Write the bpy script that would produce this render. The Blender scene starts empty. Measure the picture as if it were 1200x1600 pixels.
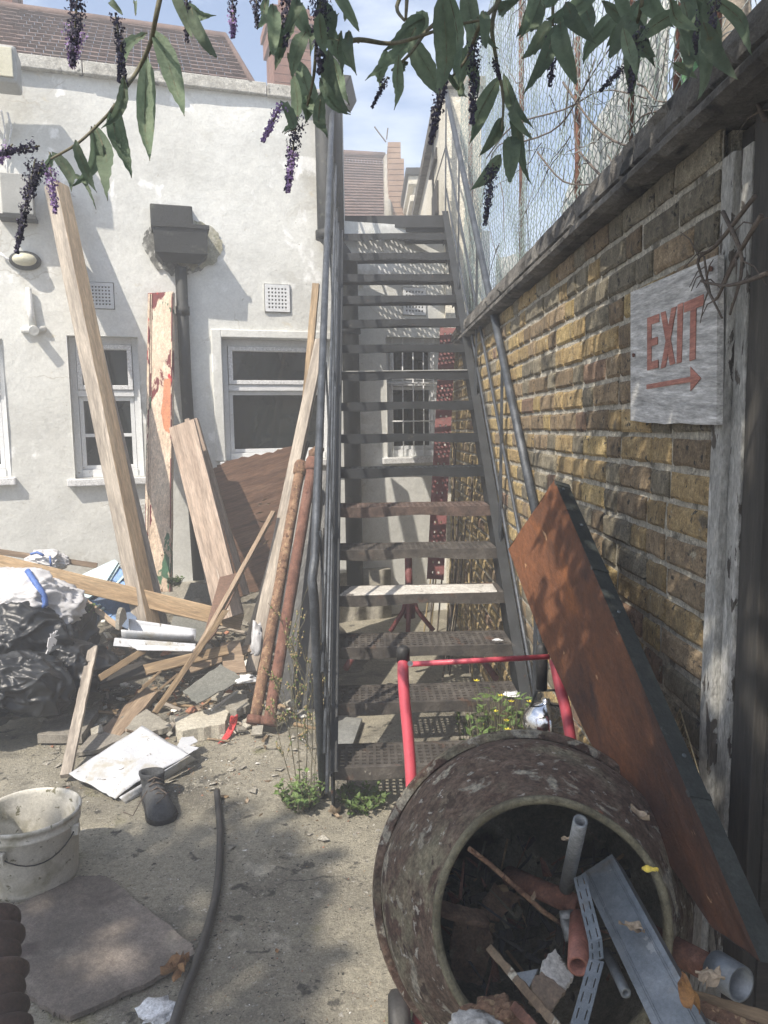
import bpy, math, random
from mathutils import Vector, Matrix, noise
R = random.Random(7)
SC = bpy.context.scene
COL = SC.collection
V = Vector
# ------------------------------------------------------------------ camera, sky, sun, exposure
H, PITCH, ROLL, YAW, F = 1.524, .1127, .0145, .0258, 1155.0
CAMP = V((0, 0, H))
_r0 = V((math.cos(YAW), -math.sin(YAW), 0)); _f0 = V((math.sin(YAW), math.cos(YAW), 0))
FWD = _f0 * math.cos(PITCH) - V((0, 0, 1)) * math.sin(PITCH)
_up = _f0 * math.sin(PITCH) + V((0, 0, 1)) * math.cos(PITCH)
RGT = _r0 * math.cos(ROLL) - _up * math.sin(ROLL)
UPV = _r0 * math.sin(ROLL) + _up * math.cos(ROLL)
cd = bpy.data.cameras.new('camera'); cam = bpy.data.objects.new('camera', cd); COL.objects.link(cam)
cd.sensor_fit = 'VERTICAL'; cd.sensor_height = 24; cd.sensor_width = 18; cd.lens = 24 * F / 1600
cd.clip_start = .02; cd.clip_end = 500
m = Matrix((RGT, UPV, -FWD)).transposed().to_4x4(); m.translation = CAMP
cam.matrix_world = m
SC.camera = cam
SUN_TRAVEL = V((.424, .495, -.81)).normalized()
w = bpy.data.worlds.new("World"); SC.world = w; w.use_nodes = True
N = w.node_tree.nodes; L = w.node_tree.links
bg = N['Background']; sky = N.new('ShaderNodeTexSky'); sky.sky_type = 'NISHITA'; sky.sun_disc = False
sky.sun_elevation = math.asin(-SUN_TRAVEL.z); sky.sun_rotation = math.atan2(-SUN_TRAVEL.x, -SUN_TRAVEL.y)
sky.air_density = 1.0; sky.dust_density = 1.5; sky.ozone_density = 1.5
tc = N.new('ShaderNodeTexCoord'); mp = N.new('ShaderNodeMapping'); mp.inputs['Scale'].default_value = (1.2, 1.2, 2.6)
mp.inputs['Location'].default_value = (3.1, 1.4, .35)
ns = N.new('ShaderNodeTexNoise'); ns.inputs['Scale'].default_value = 1.7; ns.inputs['Detail'].default_value = 9; ns.inputs['Roughness'].default_value = .55; ns.inputs['Distortion'].default_value = .3
cr = N.new('ShaderNodeValToRGB'); cr.color_ramp.elements[0].position = .48; cr.color_ramp.elements[1].position = .68
mx = N.new('ShaderNodeMix'); mx.data_type = 'RGBA'; mx.inputs['B'].default_value = (6.6, 6.9, 7.4, 1)
L.new(tc.outputs['Generated'], mp.inputs['Vector']); L.new(mp.outputs[0], ns.inputs['Vector']); L.new(ns.outputs[0], cr.inputs[0])
L.new(cr.outputs[0], mx.inputs['Factor']); L.new(sky.outputs[0], mx.inputs['A']); L.new(mx.outputs['Result'], bg.inputs[0])
bg.inputs[1].default_value = .14
sd = bpy.data.lights.new('sun', 'SUN'); sun = bpy.data.objects.new('sun', sd); COL.objects.link(sun)
sd.energy = 4.6; sd.angle = math.radians(.55); sd.color = (1, .91, .78)
sun.rotation_euler = SUN_TRAVEL.to_track_quat('-Z', 'Y').to_euler()
SC.view_settings.view_transform = 'Standard'; SC.view_settings.look = 'None'; SC.view_settings.gamma = 1
SC.view_settings.use_curve_mapping = False; SC.view_settings.exposure = 0.93
SC.cycles.max_bounces = 8; SC.cycles.use_denoising = True; SC.cycles.volume_bounces = 0
# ------------------------------------------------------------------ places: rays through the photograph meet real planes
def ray(px, py): return FWD + RGT * ((px - 600) / F) - UPV * ((py - 800) / F)
def AY(px, py, y): r = ray(px, py); return CAMP + r * (y / r.y)
def AX(px, py, x): r = ray(px, py); return CAMP + r * (x / r.x)
def AZ(px, py, z=0.): r = ray(px, py); return CAMP + r * ((z - H) / r.z)
def AD(px, py, d): return CAMP + ray(px, py) * d
FT = math.radians(15.6)
FU = V((math.cos(FT), math.sin(FT), 0)); FN = V((-math.sin(FT), math.cos(FT), 0))   # along the facade / into it
F0 = AD(600, 669, 5.9); F0.z = 0
def FA(px, py, off=0.):
    r = ray(px, py); q = F0 - FN * off
    return CAMP + r * ((q - CAMP).dot(FN) / r.dot(FN))
def fuz(px, py):
    p = FA(px, py); return (p - F0).dot(FU), p.z
def FP(u, z, off=0.): return F0 + FU * u - FN * off + V((0, 0, z))
# ------------------------------------------------------------------ materials
MATS = {}
def mat(name, stops, scale=6, rough=.8, metal=0., bump=.25, bscale=45, stretch=(1, 1, 1), patches=(), rnd=0., detail=8, distort=0., coat=0., trans=0., rdet=.12, bdist=.01, alpha=1., grain=.28, gscale=170, translucent=0., crack=None):
    if name in MATS: return MATS[name]
    ma = bpy.data.materials.new(name); ma.use_nodes = True; n = ma.node_tree.nodes; l = ma.node_tree.links
    b = n['Principled BSDF']; t = n.new('ShaderNodeTexCoord'); oi = n.new('ShaderNodeObjectInfo')
    mp = n.new('ShaderNodeMapping'); mp.inputs['Scale'].default_value = stretch
    add = n.new('ShaderNodeVectorMath'); add.operation = 'ADD'
    sc = n.new('ShaderNodeVectorMath'); sc.operation = 'SCALE'; sc.inputs[0].default_value = (17, 31, 23)
    l.new(oi.outputs['Random'], sc.inputs['Scale']); l.new(t.outputs['Object'], add.inputs[0]); l.new(sc.outputs[0], add.inputs[1])
    l.new(add.outputs[0], mp.inputs['Vector'])
    def nz(s, d=detail, dist=distort, rg=.6):
        x = n.new('ShaderNodeTexNoise'); x.inputs['Scale'].default_value = s; x.inputs['Detail'].default_value = d
        x.inputs['Distortion'].default_value = dist; x.inputs['Roughness'].default_value = rg; l.new(mp.outputs[0], x.inputs['Vector']); return x
    n1 = nz(scale); rp = n.new('ShaderNodeValToRGB'); e = rp.color_ramp.elements
    k = len(stops)
    for i, s in enumerate(stops):
        pos, c = s if isinstance(s[0], (int, float)) and not isinstance(s[1], (int, float)) else ((.32 + .36 * i / max(1, k - 1)), s)
        if i < 2: el = e[i]; el.position = pos
        else: el = e.new(pos)
        el.color = (*c, 1)
    if k == 1: e[1].color = (*stops[0], 1)
    l.new(n1.outputs[0], rp.inputs[0]); out = rp.outputs[0]
    for (c, s, th, soft) in patches:
        pn = nz(s, 7, .4, .58); pr = n.new('ShaderNodeMapRange'); pr.inputs[1].default_value = th; pr.inputs[2].default_value = th + soft
        l.new(pn.outputs[0], pr.inputs[0]); mix = n.new('ShaderNodeMix'); mix.data_type = 'RGBA'
        l.new(pr.outputs[0], mix.inputs['Factor']); l.new(out, mix.inputs['A']); mix.inputs['B'].default_value = (*c, 1); out = mix.outputs['Result']
    if crack:
        cs, cw, cc, ct = crack
        dn = nz(cs * 1.6, 5); dv = n.new('ShaderNodeVectorMath'); dv.operation = 'SCALE'; dv.inputs['Scale'].default_value = .55 / cs; l.new(dn.outputs['Color'], dv.inputs[0])
        av = n.new('ShaderNodeVectorMath'); av.operation = 'ADD'; l.new(mp.outputs[0], av.inputs[0]); l.new(dv.outputs[0], av.inputs[1])
        vo = n.new('ShaderNodeTexVoronoi'); vo.feature = 'DISTANCE_TO_EDGE'; vo.inputs['Scale'].default_value = cs; l.new(av.outputs[0], vo.inputs['Vector'])
        c1 = n.new('ShaderNodeMapRange'); c1.inputs[1].default_value = cw * .3; c1.inputs[2].default_value = cw; c1.inputs[3].default_value = 1; c1.inputs[4].default_value = 0; l.new(vo.outputs['Distance'], c1.inputs[0])
        mn = nz(cs * .9, 3); c2 = n.new('ShaderNodeMapRange'); c2.inputs[1].default_value = ct; c2.inputs[2].default_value = ct + .05; l.new(mn.outputs[0], c2.inputs[0])
        mu = n.new('ShaderNodeMath'); mu.operation = 'MULTIPLY'; l.new(c1.outputs[0], mu.inputs[0]); l.new(c2.outputs[0], mu.inputs[1])
        mix = n.new('ShaderNodeMix'); mix.data_type = 'RGBA'; l.new(mu.outputs[0], mix.inputs['Factor']); l.new(out, mix.inputs['A']); mix.inputs['B'].default_value = (*cc, 1); out = mix.outputs['Result']
    if grain:
        vs_ = []
        for sc_, am in ((gscale, grain), (gscale * .32, grain * .8)):
            gn = nz(sc_, 4, .2, .7); gr = n.new('ShaderNodeMapRange'); gr.inputs[1].default_value = .34; gr.inputs[2].default_value = .66; gr.inputs[3].default_value = 1 - am; gr.inputs[4].default_value = 1 + am
            l.new(gn.outputs[0], gr.inputs[0]); vm = n.new('ShaderNodeVectorMath'); vm.operation = 'SCALE'; l.new(out, vm.inputs[0]); l.new(gr.outputs[0], vm.inputs['Scale']); out = vm.outputs[0]
    if rnd:
        hs = n.new('ShaderNodeHueSaturation'); mr = n.new('ShaderNodeMapRange'); mr.inputs[3].default_value = 1 - rnd; mr.inputs[4].default_value = 1 + rnd
        l.new(oi.outputs['Random'], mr.inputs[0]); l.new(mr.outputs[0], hs.inputs['Value']); l.new(out, hs.inputs['Color']); out = hs.outputs[0]
    l.new(out, b.inputs['Base Color'])
    n2 = nz(bscale * 1.6, 8, 0, .72)
    bm = n.new('ShaderNodeBump'); bm.inputs['Strength'].default_value = bump; bm.inputs['Distance'].default_value = bdist
    ad = n.new('ShaderNodeMath'); ad.operation = 'ADD'; l.new(n2.outputs[0], ad.inputs[0]); l.new(n1.outputs[0], ad.inputs[1])
    l.new(ad.outputs[0], bm.inputs['Height']); l.new(bm.outputs[0], b.inputs['Normal'])
    rr = n.new('ShaderNodeMapRange'); rr.inputs[3].default_value = max(.03, rough - rdet); rr.inputs[4].default_value = min(1, rough + rdet)
    l.new(n2.outputs[0], rr.inputs[0]); l.new(rr.outputs[0], b.inputs['Roughness'])
    b.inputs['Metallic'].default_value = metal; b.inputs['Coat Weight'].default_value = coat
    b.inputs['Transmission Weight'].default_value = trans; b.inputs['Alpha'].default_value = alpha
    if translucent:
        tr_ = n.new('ShaderNodeBsdfTranslucent'); ms = n.new('ShaderNodeMixShader'); ms.inputs[0].default_value = translucent; l.new(out, tr_.inputs['Color']); l.new(b.outputs[0], ms.inputs[1]); l.new(tr_.outputs[0], ms.inputs[2]); l.new(ms.outputs[0], n['Material Output'].inputs['Surface'])
    MATS[name] = ma; return ma
render_w = mat('white_render', [(.54, .545, .52), (.66, .67, .645), (.73, .74, .72)], .9, .85, bump=.3, bscale=9, patches=[((.40, .38, .32), 2.1, .60, .16), ((.55, .50, .38), 5.5, .66, .1), ((.33, .32, .29), 13, .70, .05), ((.82, .83, .82), 3.3, .60, .05), ((.30, .27, .2), 22, .71, .03)], bdist=.02, grain=.07, gscale=60, crack=(1.3, .007, (.50, .49, .45), .54))
concrete_g = mat('yard_concrete', [(.21, .195, .158), (.34, .315, .25), (.47, .435, .345)], 1.5, .93, bump=1., bscale=75,
    patches=[((.15, .142, .12), 2.6, .54, .12), ((.50, .47, .39), 4.5, .60, .09), ((.24, .23, .13), 3.4, .63, .08), ((.09, .085, .072), 11, .62, .05), ((.45, .43, .39), 34, .64, .03), ((.05, .047, .04), 75, .62, .04), ((.5, .48, .43), 140, .68, .03)], bdist=.018, detail=14, crack=(1.7, .009, (.10, .095, .08), .55))
conc = mat('old_concrete', [(.24, .225, .19), (.36, .34, .29)], 6, .93, bump=.7, bscale=50, patches=[((.14, .13, .11), 8, .58, .1)], bdist=.01)
coping_m = mat('dark_concrete', [(.06, .056, .05), (.13, .122, .11), (.22, .21, .19)], 7, .95, bump=1., bscale=30, patches=[((.03, .03, .028), 12, .56, .08)], bdist=.02)
mortar = mat('pale_mortar', [(.42, .39, .32), (.60, .57, .49)], 30, .95, bump=1., bscale=90, patches=[((.18, .165, .13), 12, .56, .08)], bdist=.015, grain=.35)
BR = [mat('brick_%s' % a, [c0, c1, c2], 28, .92, bump=1., bscale=90, patches=[((.13, .11, .08), 12, .58, .12), ((.05, .045, .038), 42, .61, .03), ((.42, .38, .29), 30, .66, .04)], rnd=.25, bdist=.012, grain=.35, gscale=220)
      for a, c0, c1, c2 in (('yellow', (.27, .20, .09), (.40, .30, .14), (.48, .38, .20)), ('ochre', (.23, .165, .085), (.35, .255, .125), (.43, .33, .18)),
                            ('brown', (.17, .125, .08), (.26, .195, .12), (.34, .26, .17)), ('grey', (.15, .13, .095), (.22, .195, .14), (.30, .26, .19)), ('pinkish', (.17, .11, .07), (.24, .16, .11), (.30, .21, .15)))]
black_metal = mat('black_painted_metal', [(.006, .008, .010), (.012, .015, .018), (.024, .027, .031)], 9, .6, metal=0, bump=.35, bscale=70, patches=[((.07, .062, .05), 16, .66, .06), ((.09, .035, .018), 24, .70, .04)])
rail_metal = mat('grey_blue_railing', [(.032, .038, .046), (.055, .063, .075), (.09, .10, .115)], 12, .45, metal=.3, bump=.25, bscale=90, patches=[((.03, .03, .03), 30, .66, .05), ((.16, .08, .045), 19, .70, .04)])
tread_m = mat('worn_step_iron', [(.04, .036, .033), (.075, .066, .058), (.12, .108, .095)], 12, .75, metal=.15, bump=.5, bscale=60, patches=[((.13, .065, .04), 9, .60, .1), ((.25, .23, .2), 28, .68, .04)])
tread_rust = mat('rusty_step_iron', [(.055, .04, .034), (.10, .068, .056), (.16, .11, .09)], 14, .85, bump=.6, bscale=60)
rust = mat('flaky_rust', [(.11, .06, .04), (.20, .115, .07), (.30, .19, .12)], 16, .9, bump=1., bscale=60, patches=[((.34, .24, .14), 60, .57, .05), ((.10, .05, .03), 50, .58, .04), ((.07, .03, .02), 13, .60, .08)], bdist=.006)
rust_red = mat('red_rust', [(.11, .05, .036), (.17, .08, .055), (.22, .12, .09)], 14, .88, bump=.6, bscale=80, patches=[((.10, .04, .03), 12, .6, .08)])
red_paint = mat('red_tube_paint', [(.44, .06, .085), (.53, .09, .12)], 7, .38, bump=.15, bscale=60, coat=.25, patches=[((.30, .12, .09), 26, .69, .04), ((.62, .25, .25), 11, .66, .1)], grain=.08)
red_dull = mat('dull_red_paint', [(.13, .035, .035), (.20, .06, .058)], 7, .6, bump=.3, bscale=60, patches=[((.13, .06, .05), 16, .62, .06)])
drum_m = mat('crusted_drum', [(.145, .093, .066), (.24, .165, .12), (.35, .26, .195)], 18, .66, metal=.0, bump=1., bscale=60, distort=1.5, grain=.38, gscale=130,
             patches=[((.42, .37, .25), 5., .48, .12), ((.18, .11, .08), 13, .54, .06), ((.62, .57, .46), 16, .575, .05), ((.13, .085, .062), 30, .59, .04), ((.72, .68, .60), 38, .63, .03), ((.42, .15, .07), 9, .69, .04), ((.60, .08, .10), 10, .74, .02)], bdist=.035, detail=14)
drum_in = mat('cement_lining', [(.10, .095, .07), (.17, .16, .12), (.26, .24, .18)], 8, .9, bump=.9, bscale=26, patches=[((.06, .05, .035), 5, .55, .1)], bdist=.01)
lip_m = mat('cement_crusted_lip', [(.14, .125, .08), (.23, .21, .14), (.32, .29, .20)], 10, .9, bump=1., bscale=34, patches=[((.13, .11, .07), 12, .6, .06)], bdist=.01)
panel_br = mat('rusty_orange_panel', [(.045, .019, .009), (.10, .038, .015), (.165, .062, .023)], 5, .72, bump=.6, bscale=50, stretch=(.35, 1, 1), patches=[((.045, .02, .012), 6, .56, .10), ((.27, .095, .025), 4, .60, .12), ((.36, .22, .12), 40, .69, .03)], grain=.22, distort=.6)
panel_gr = mat('grey_green_edge_paint', [(.03, .036, .034), (.045, .052, .05), (.065, .074, .07)], 8, .6, bump=.3, bscale=50, patches=[((.14, .15, .145), 14, .66, .06)])
galv = mat('galvanised_steel', [(.15, .175, .195), (.21, .235, .26), (.28, .305, .33)], 12, .45, metal=.45, bump=.2, bscale=80, patches=[((.2, .18, .15), 9, .60, .12), ((.36, .38, .40), 30, .66, .03)], grain=.12)
def wood(nm, a, b, c, rough=.82, patches=(), sx=.10, rnd=.06): return mat(nm, [a, b, c], 18, rough, bump=.5, bscale=60, stretch=(sx, 1, 1), patches=patches, distort=.5, rnd=rnd, bdist=.005)
w_new = wood('sawn_pine', (.36, .245, .14), (.47, .335, .20), (.55, .42, .27), patches=[((.30, .17, .08), 9, .70, .04)])
w_grey = wood('silvered_timber', (.22, .19, .16), (.33, .29, .245), (.44, .39, .33), patches=[((.14, .12, .10), 9, .62, .08)])
w_brown = wood('weathered_brown_timber', (.17, .12, .08), (.27, .20, .14), (.36, .28, .20), patches=[((.10, .07, .05), 7, .62, .08)])
w_pinkish = wood('faded_pinkish_plank', (.25, .19, .15), (.34, .265, .21), (.41, .33, .27), patches=[((.55, .50, .44), 8, .66, .05)])
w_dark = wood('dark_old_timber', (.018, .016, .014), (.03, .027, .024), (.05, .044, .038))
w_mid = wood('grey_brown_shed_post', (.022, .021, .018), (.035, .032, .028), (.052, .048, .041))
w_rot = wood('rotten_splintered_wood', (.12, .08, .045), (.24, .17, .10), (.40, .30, .19), patches=[((.06, .04, .03), 9, .58, .1)])
ply = wood('dark_brown_plywood', (.10, .055, .035), (.17, .095, .062), (.24, .15, .10), patches=[((.33, .20, .13), 4, .62, .1)])
ply_floor = mat('wet_dirty_plywood', [(.09, .078, .068), (.14, .12, .104), (.20, .172, .15)], 3.4, .85, bump=.5, bscale=60, patches=[((.26, .24, .20), 4.5, .58, .15), ((.07, .055, .05), 7, .62, .08), ((.42, .40, .36), 45, .72, .02)])
peel_w = mat('peeling_white_paint', [(.36, .36, .34), (.50, .50, .48), (.60, .60, .57)], 10, .85, bump=1., bscale=50, stretch=(.35, 1, 1), patches=[((.60, .60, .58), 12, .56, .03), ((.12, .105, .09), 20, .585, .02), ((.06, .05, .045), 34, .64, .02)], bdist=.02)
white_p = mat('chalky_white_paint', [(.60, .61, .62), (.72, .73, .74)], 5, .6, bump=.25, bscale=60, patches=[((.42, .40, .36), 12, .66, .06)])
frame_p = mat('window_paint', [(.62, .64, .66), (.74, .755, .77)], 6, .5, bump=.2, bscale=60, patches=[((.35, .33, .30), 18, .68, .04)], grain=.08)
plastic_w = mat('white_plastic_sheet', [(.46, .48, .52), (.56, .58, .61)], 4, .45, bump=.2, bscale=20, patches=[((.40, .38, .33), 9, .56, .12), ((.16, .14, .11), 30, .64, .03)], grain=.08)
sack_w = mat('woven_white_sack', [(.48, .48, .50), (.62, .62, .63)], 5, .6, bump=.3, bscale=140, patches=[((.5, .47, .42), 6, .66, .1)], grain=.08)
blue_trim = mat('blue_sack_trim', [(.06, .13, .38), (.10, .19, .5)], 9, .6)
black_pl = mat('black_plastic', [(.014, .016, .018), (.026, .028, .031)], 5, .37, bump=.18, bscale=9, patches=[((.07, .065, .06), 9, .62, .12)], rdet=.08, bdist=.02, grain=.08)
rubber = mat('black_rubber', [(.018, .018, .018), (.035, .034, .033)], 12, .55, bump=.2, bscale=60, patches=[((.12, .11, .10), 20, .66, .1)])
hose_m = mat('dusty_black_hose', [(.028, .028, .028), (.05, .049, .048)], 8, .42, bump=.1, bscale=60, patches=[((.11, .10, .09), 14, .62, .15)])
tile_m = mat('red_brown_roof_tile', [(.085, .055, .048), (.13, .085, .072), (.18, .12, .10)], 3, .9, bump=.4, bscale=25, patches=[((.11, .09, .07), 1.6, .58, .15)])
brick_far = mat('far_brick', [(.25, .16, .11), (.36, .25, .18)], 4, .9, bump=.3, bscale=20)
red_brick = mat('orange_chimney_brick', [(.15, .065, .045), (.23, .11, .075)], 6, .9, bump=.4, bscale=20)
glass = mat('dark_window_glass', [(.004, .007, .007), (.012, .016, .016)], 2, .06, bump=.02, bscale=4, patches=[((.05, .055, .05), 5, .60, .15), ((.3, .3, .28), 26, .72, .02)], rdet=.03, grain=.08)
iron_black = mat('black_cast_iron', [(.006, .008, .008), (.014, .017, .018)], 8, .6, bump=.5, bscale=50, patches=[((.06, .065, .05), 12, .60, .08)])
leaf_m = mat('buddleia_leaf', [(.11, .155, .105), (.16, .22, .145), (.22, .28, .19)], 14, .6, bump=.5, bscale=60, rnd=.3, grain=.12, gscale=90, patches=[((.20, .20, .10), 30, .68, .04)], translucent=.45)
leaf_y = mat('small_weed_leaf', [(.07, .12, .035), (.12, .19, .055), (.18, .26, .08)], 20, .6, bump=.2, rnd=.2, translucent=0.3)
moss = mat('moss_and_tiny_weeds', [(.07, .09, .02), (.13, .14, .035)], 20, .95, bump=.9, bscale=80)
stem_m = mat('green_brown_stem', [(.10, .10, .06), (.16, .14, .09)], 12, .8)
twig_m = mat('grey_brown_twig', [(.07, .055, .045), (.13, .105, .085)], 15, .85)
dry_m = mat('dry_straw', [(.25, .19, .09), (.38, .30, .16)], 15, .85)
petal_p = mat('purple_florets', [(.20, .13, .30), (.34, .24, .45)], 40, .8, rnd=.1)
petal_d = mat('faded_dark_florets', [(.035, .035, .05), (.08, .07, .12)], 40, .85, rnd=.1)
petal_y = mat('yellow_petals', [(.62, .50, .03), (.72, .62, .05)], 9, .7)
leaf_dry = mat('dry_brown_leaf', [(.26, .13, .05), (.42, .25, .13)], 15, .8, rnd=.25)
leaf_pale = mat('dry_pale_leaf', [(.24, .18, .12), (.42, .34, .25)], 15, .8)
leaf_yel = mat('yellow_fallen_leaf', [(.62, .45, .05), (.72, .56, .10)], 15, .7)
sign_m = mat('weathered_silver_sign', [(.28, .28, .275), (.42, .42, .415), (.58, .58, .575)], 34, .8, bump=.4, bscale=60, stretch=(.22, 1.6, 1), patches=[((.20, .19, .18), 4, .64, .1)], distort=.6)
sign_red = mat('faded_red_lettering', [(.30, .12, .09), (.38, .18, .14)], 22, .85, stretch=(1, .22, 1.6), bump=.3, patches=[((.46, .40, .37), 18, .66, .06)])
wire_m = mat('galvanised_fence_wire', [(.20, .24, .25), (.34, .38, .39)], 20, .5, metal=.5)
wire_g = mat('green_coated_wire', [(.24, .33, .32), (.42, .52, .50)], 20, .55, metal=.2)
bucket_m = mat('dirty_white_bucket', [(.46, .44, .38), (.60, .58, .52)], 5, .5, bump=.2, bscale=40, patches=[((.30, .28, .21), 7, .54, .12), ((.16, .15, .09), 30, .62, .04)], grain=.12)
boot_m = mat('dusty_black_boot', [(.035, .038, .042), (.065, .068, .072)], 14, .8, bump=.6, bscale=60)
chrome = mat('polished_metal', [(.72, .72, .72), (.8, .8, .8)], 4, .12, metal=1., bump=.05, bscale=20, rdet=.05, grain=.08)
clay = mat('brown_clay', [(.025, .015, .012), (.045, .026, .02), (.075, .045, .035)], 8, .8, bump=.6, bscale=30)
blue_pl = mat('blue_plastic', [(.03, .16, .42), (.05, .22, .50)], 5, .4)
blue_pale = mat('pale_blue_plastic', [(.36, .50, .54), (.46, .58, .62)], 5, .5)
strap_red = mat('red_strap', [(.55, .05, .06), (.66, .10, .09)], 9, .6)
paper = mat('crumpled_paper', [(.60, .62, .64), (.76, .77, .78)], 9, .9, bump=.4, bscale=30)
grey_metal = mat('grey_pipe_metal', [(.16, .17, .175), (.25, .26, .265)], 10, .45, metal=.4, bump=.2, bscale=60, patches=[((.35, .33, .28), 24, .66, .05)])
sheet_w = mat('weathered_pale_sheeting', [(.34, .36, .36), (.48, .50, .50)], 3, .8, bump=.4, bscale=20, stretch=(1, 1, .4), patches=[((.24, .24, .22), 5, .6, .1)])
sheet_g = mat('green_fabric', [(.10, .34, .13), (.30, .5, .30)], 5, .7, translucent=0.3)
lamp_glass = mat('cream_lamp_lens', [(.5, .48, .36), (.6, .58, .46)], 5, .3, grain=.08)
flood_m = mat('floodlight_casing', [(.28, .285, .27), (.36, .365, .35)], 5, .5, patches=[((.2, .2, .19), 9, .62, .1)], grain=.08)
# peeling painted board: layers of old paint
peel_c = mat('cream_paint_over_red', [(.50, .38, .28), (.60, .48, .37), (.66, .56, .45)], 6, .7, bump=.7, bscale=30, stretch=(.45, 1, 1),
             patches=[((.045, .13, .07), 6.5, .62, .02), ((.15, .022, .026), 3.1, .565, .008), ((.42, .02, .03), 8.2, .64, .01), ((.14, .08, .05), 17, .67, .02)], bdist=.012)
peel_o = mat('orange_undercoat', [(.44, .15, .07), (.52, .20, .09)], 6, .55, bump=.2)
# ------------------------------------------------------------------ mesh building
WM = {}
class MB:
    def __init__(s): s.v = []; s.f = []; s.mi = []; s.sm = []
    def add(s, vs, fs, mi=0, sm=False):
        b = len(s.v); s.v += [V(p) for p in vs]; s.f += [tuple(i + b for i in f) for f in fs]; s.mi += [mi] * len(fs); s.sm += [sm] * len(fs)
    def hexa(s, p, mi=0): s.add(p, [(0, 3, 2, 1), (4, 5, 6, 7), (0, 1, 5, 4), (1, 2, 6, 5), (2, 3, 7, 6), (3, 0, 4, 7)], mi)
    def box(s, a, b, M=None, mi=0):
        x0, y0, z0 = a; x1, y1, z1 = b
        p = [V(q) for q in ((x0, y0, z0), (x1, y0, z0), (x1, y1, z0), (x0, y1, z0), (x0, y0, z1), (x1, y0, z1), (x1, y1, z1), (x0, y1, z1))]
        if M: p = [M @ q for q in p]
        s.hexa(p, mi)
    def quad(s, *p, mi=0): s.add(p, [tuple(range(len(p)))], mi)
    def tube(s, pts, r, n=10, cap=True, mi=0, wob=0.):
        pts = [V(p) for p in pts]; rs = r if isinstance(r, (list, tuple)) else [r] * len(pts)
        vs = []; fs = []; prev = None
        for i, p in enumerate(pts):
            t = (pts[min(i + 1, len(pts) - 1)] - pts[max(i - 1, 0)]).normalized()
            a = (V((0, 0, 1)).cross(t) if abs(t.z) < .95 else V((1, 0, 0)).cross(t)) if prev is None else prev - t * prev.dot(t)
            a.normalize(); prev = a; b = t.cross(a)
            for k in range(n):
                an = 2 * math.pi * k / n; rr = rs[i] * (1 + (wob * noise.noise(p * 9 + V((k, 0, 0))) if wob else 0)); vs.append(p + a * math.cos(an) * rr + b * math.sin(an) * rr)
        for i in range(len(pts) - 1):
            for k in range(n): fs.append((i * n + k, i * n + (k + 1) % n, (i + 1) * n + (k + 1) % n, (i + 1) * n + k))
        s.add(vs, fs, mi, n > 5)
        if cap:
            b = len(s.v) - len(vs)
            s.f += [tuple(b + k for k in reversed(range(n))), tuple(b + (len(pts) - 1) * n + k for k in range(n))]; s.mi += [mi, mi]; s.sm += [False, False]
    def lathe(s, prof, M, n=48, mi=0, jit=0., sm=True):
        vs = []; fs = []
        for (a, r) in prof:
            for k in range(n):
                an = 2 * math.pi * k / n; q = V((math.cos(an) * r, math.sin(an) * r, a))
                if jit: q *= 1 + jit * noise.noise(q * 7)
                vs.append(M @ q)
        for i in range(len(prof) - 1):
            for k in range(n): fs.append((i * n + k, i * n + (k + 1) % n, (i + 1) * n + (k + 1) % n, (i + 1) * n + k))
        s.add(vs, fs, mi, sm)
    def grid(s, fn, nu, nv, mi=0, sm=True):
        vs = [fn(i / nu, j / nv) for j in range(nv + 1) for i in range(nu + 1)]
        s.add(vs, [(j * (nu + 1) + i, j * (nu + 1) + i + 1, (j + 1) * (nu + 1) + i + 1, (j + 1) * (nu + 1) + i) for j in range(nv) for i in range(nu)], mi, sm)
    def build(s, name, mats, parent=None, M=None, label=None, cat=None, group=None, kind=None, bevel=0, solid=0, recenter=True):
        if M is None:
            M = Matrix.Identity(4)
            if recenter and s.v:
                xs = [p.x for p in s.v]; ys = [p.y for p in s.v]; zs = [p.z for p in s.v]
                c = V(((min(xs) + max(xs)) / 2, (min(ys) + max(ys)) / 2, min(zs))); M = Matrix.Translation(c); s.v = [p - c for p in s.v]
        me = bpy.data.meshes.new(name); me.from_pydata([tuple(p) for p in s.v], [], s.f)
        for mt in (mats if isinstance(mats, (list, tuple)) else [mats]): me.materials.append(mt)
        me.polygons.foreach_set('material_index', s.mi); me.polygons.foreach_set('use_smooth', s.sm); me.update()
        return link(name, me, parent, M, label, cat, group, kind, bevel, solid)
def link(name, me, parent=None, M=None, label=None, cat=None, group=None, kind=None, bevel=0, solid=0):
    o = bpy.data.objects.new(name, me); COL.objects.link(o); M = M or Matrix.Identity(4)
    WM[o.name] = M
    if parent: o.parent = parent; o.matrix_basis = WM[parent.name].inverted() @ M
    else: o.matrix_basis = M
    if bevel:
        b = o.modifiers.new('bevel', 'BEVEL'); b.width = bevel; b.segments = 2; b.limit_method = 'ANGLE'; b.angle_limit = .6
    if solid:
        b = o.modifiers.new('solid', 'SOLIDIFY'); b.thickness = solid
    tag(o, label, cat, group, kind); return o
def tag(o, label=None, cat=None, group=None, kind=None):
    for k, v in (('label', label), ('category', cat), ('group', group), ('kind', kind)):
        if v: o[k] = v
    return o
def root(name, loc, label, cat, group=None, kind=None): return link(name, None, None, Matrix.Translation(V(loc)), label, cat, group, kind)
def axisM(p0, p1, facing=None):
    """local x runs p0->p1, local z faces `facing` (default: the camera side)"""
    x = (p1 - p0).normalized(); fz = facing if facing is not None else (CAMP - (p0 + p1) / 2)
    z = (fz - x * fz.dot(x)).normalized(); y = z.cross(x)
    M = Matrix((x, y, z)).transposed().to_4x4(); M.translation = p0; return M
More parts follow.
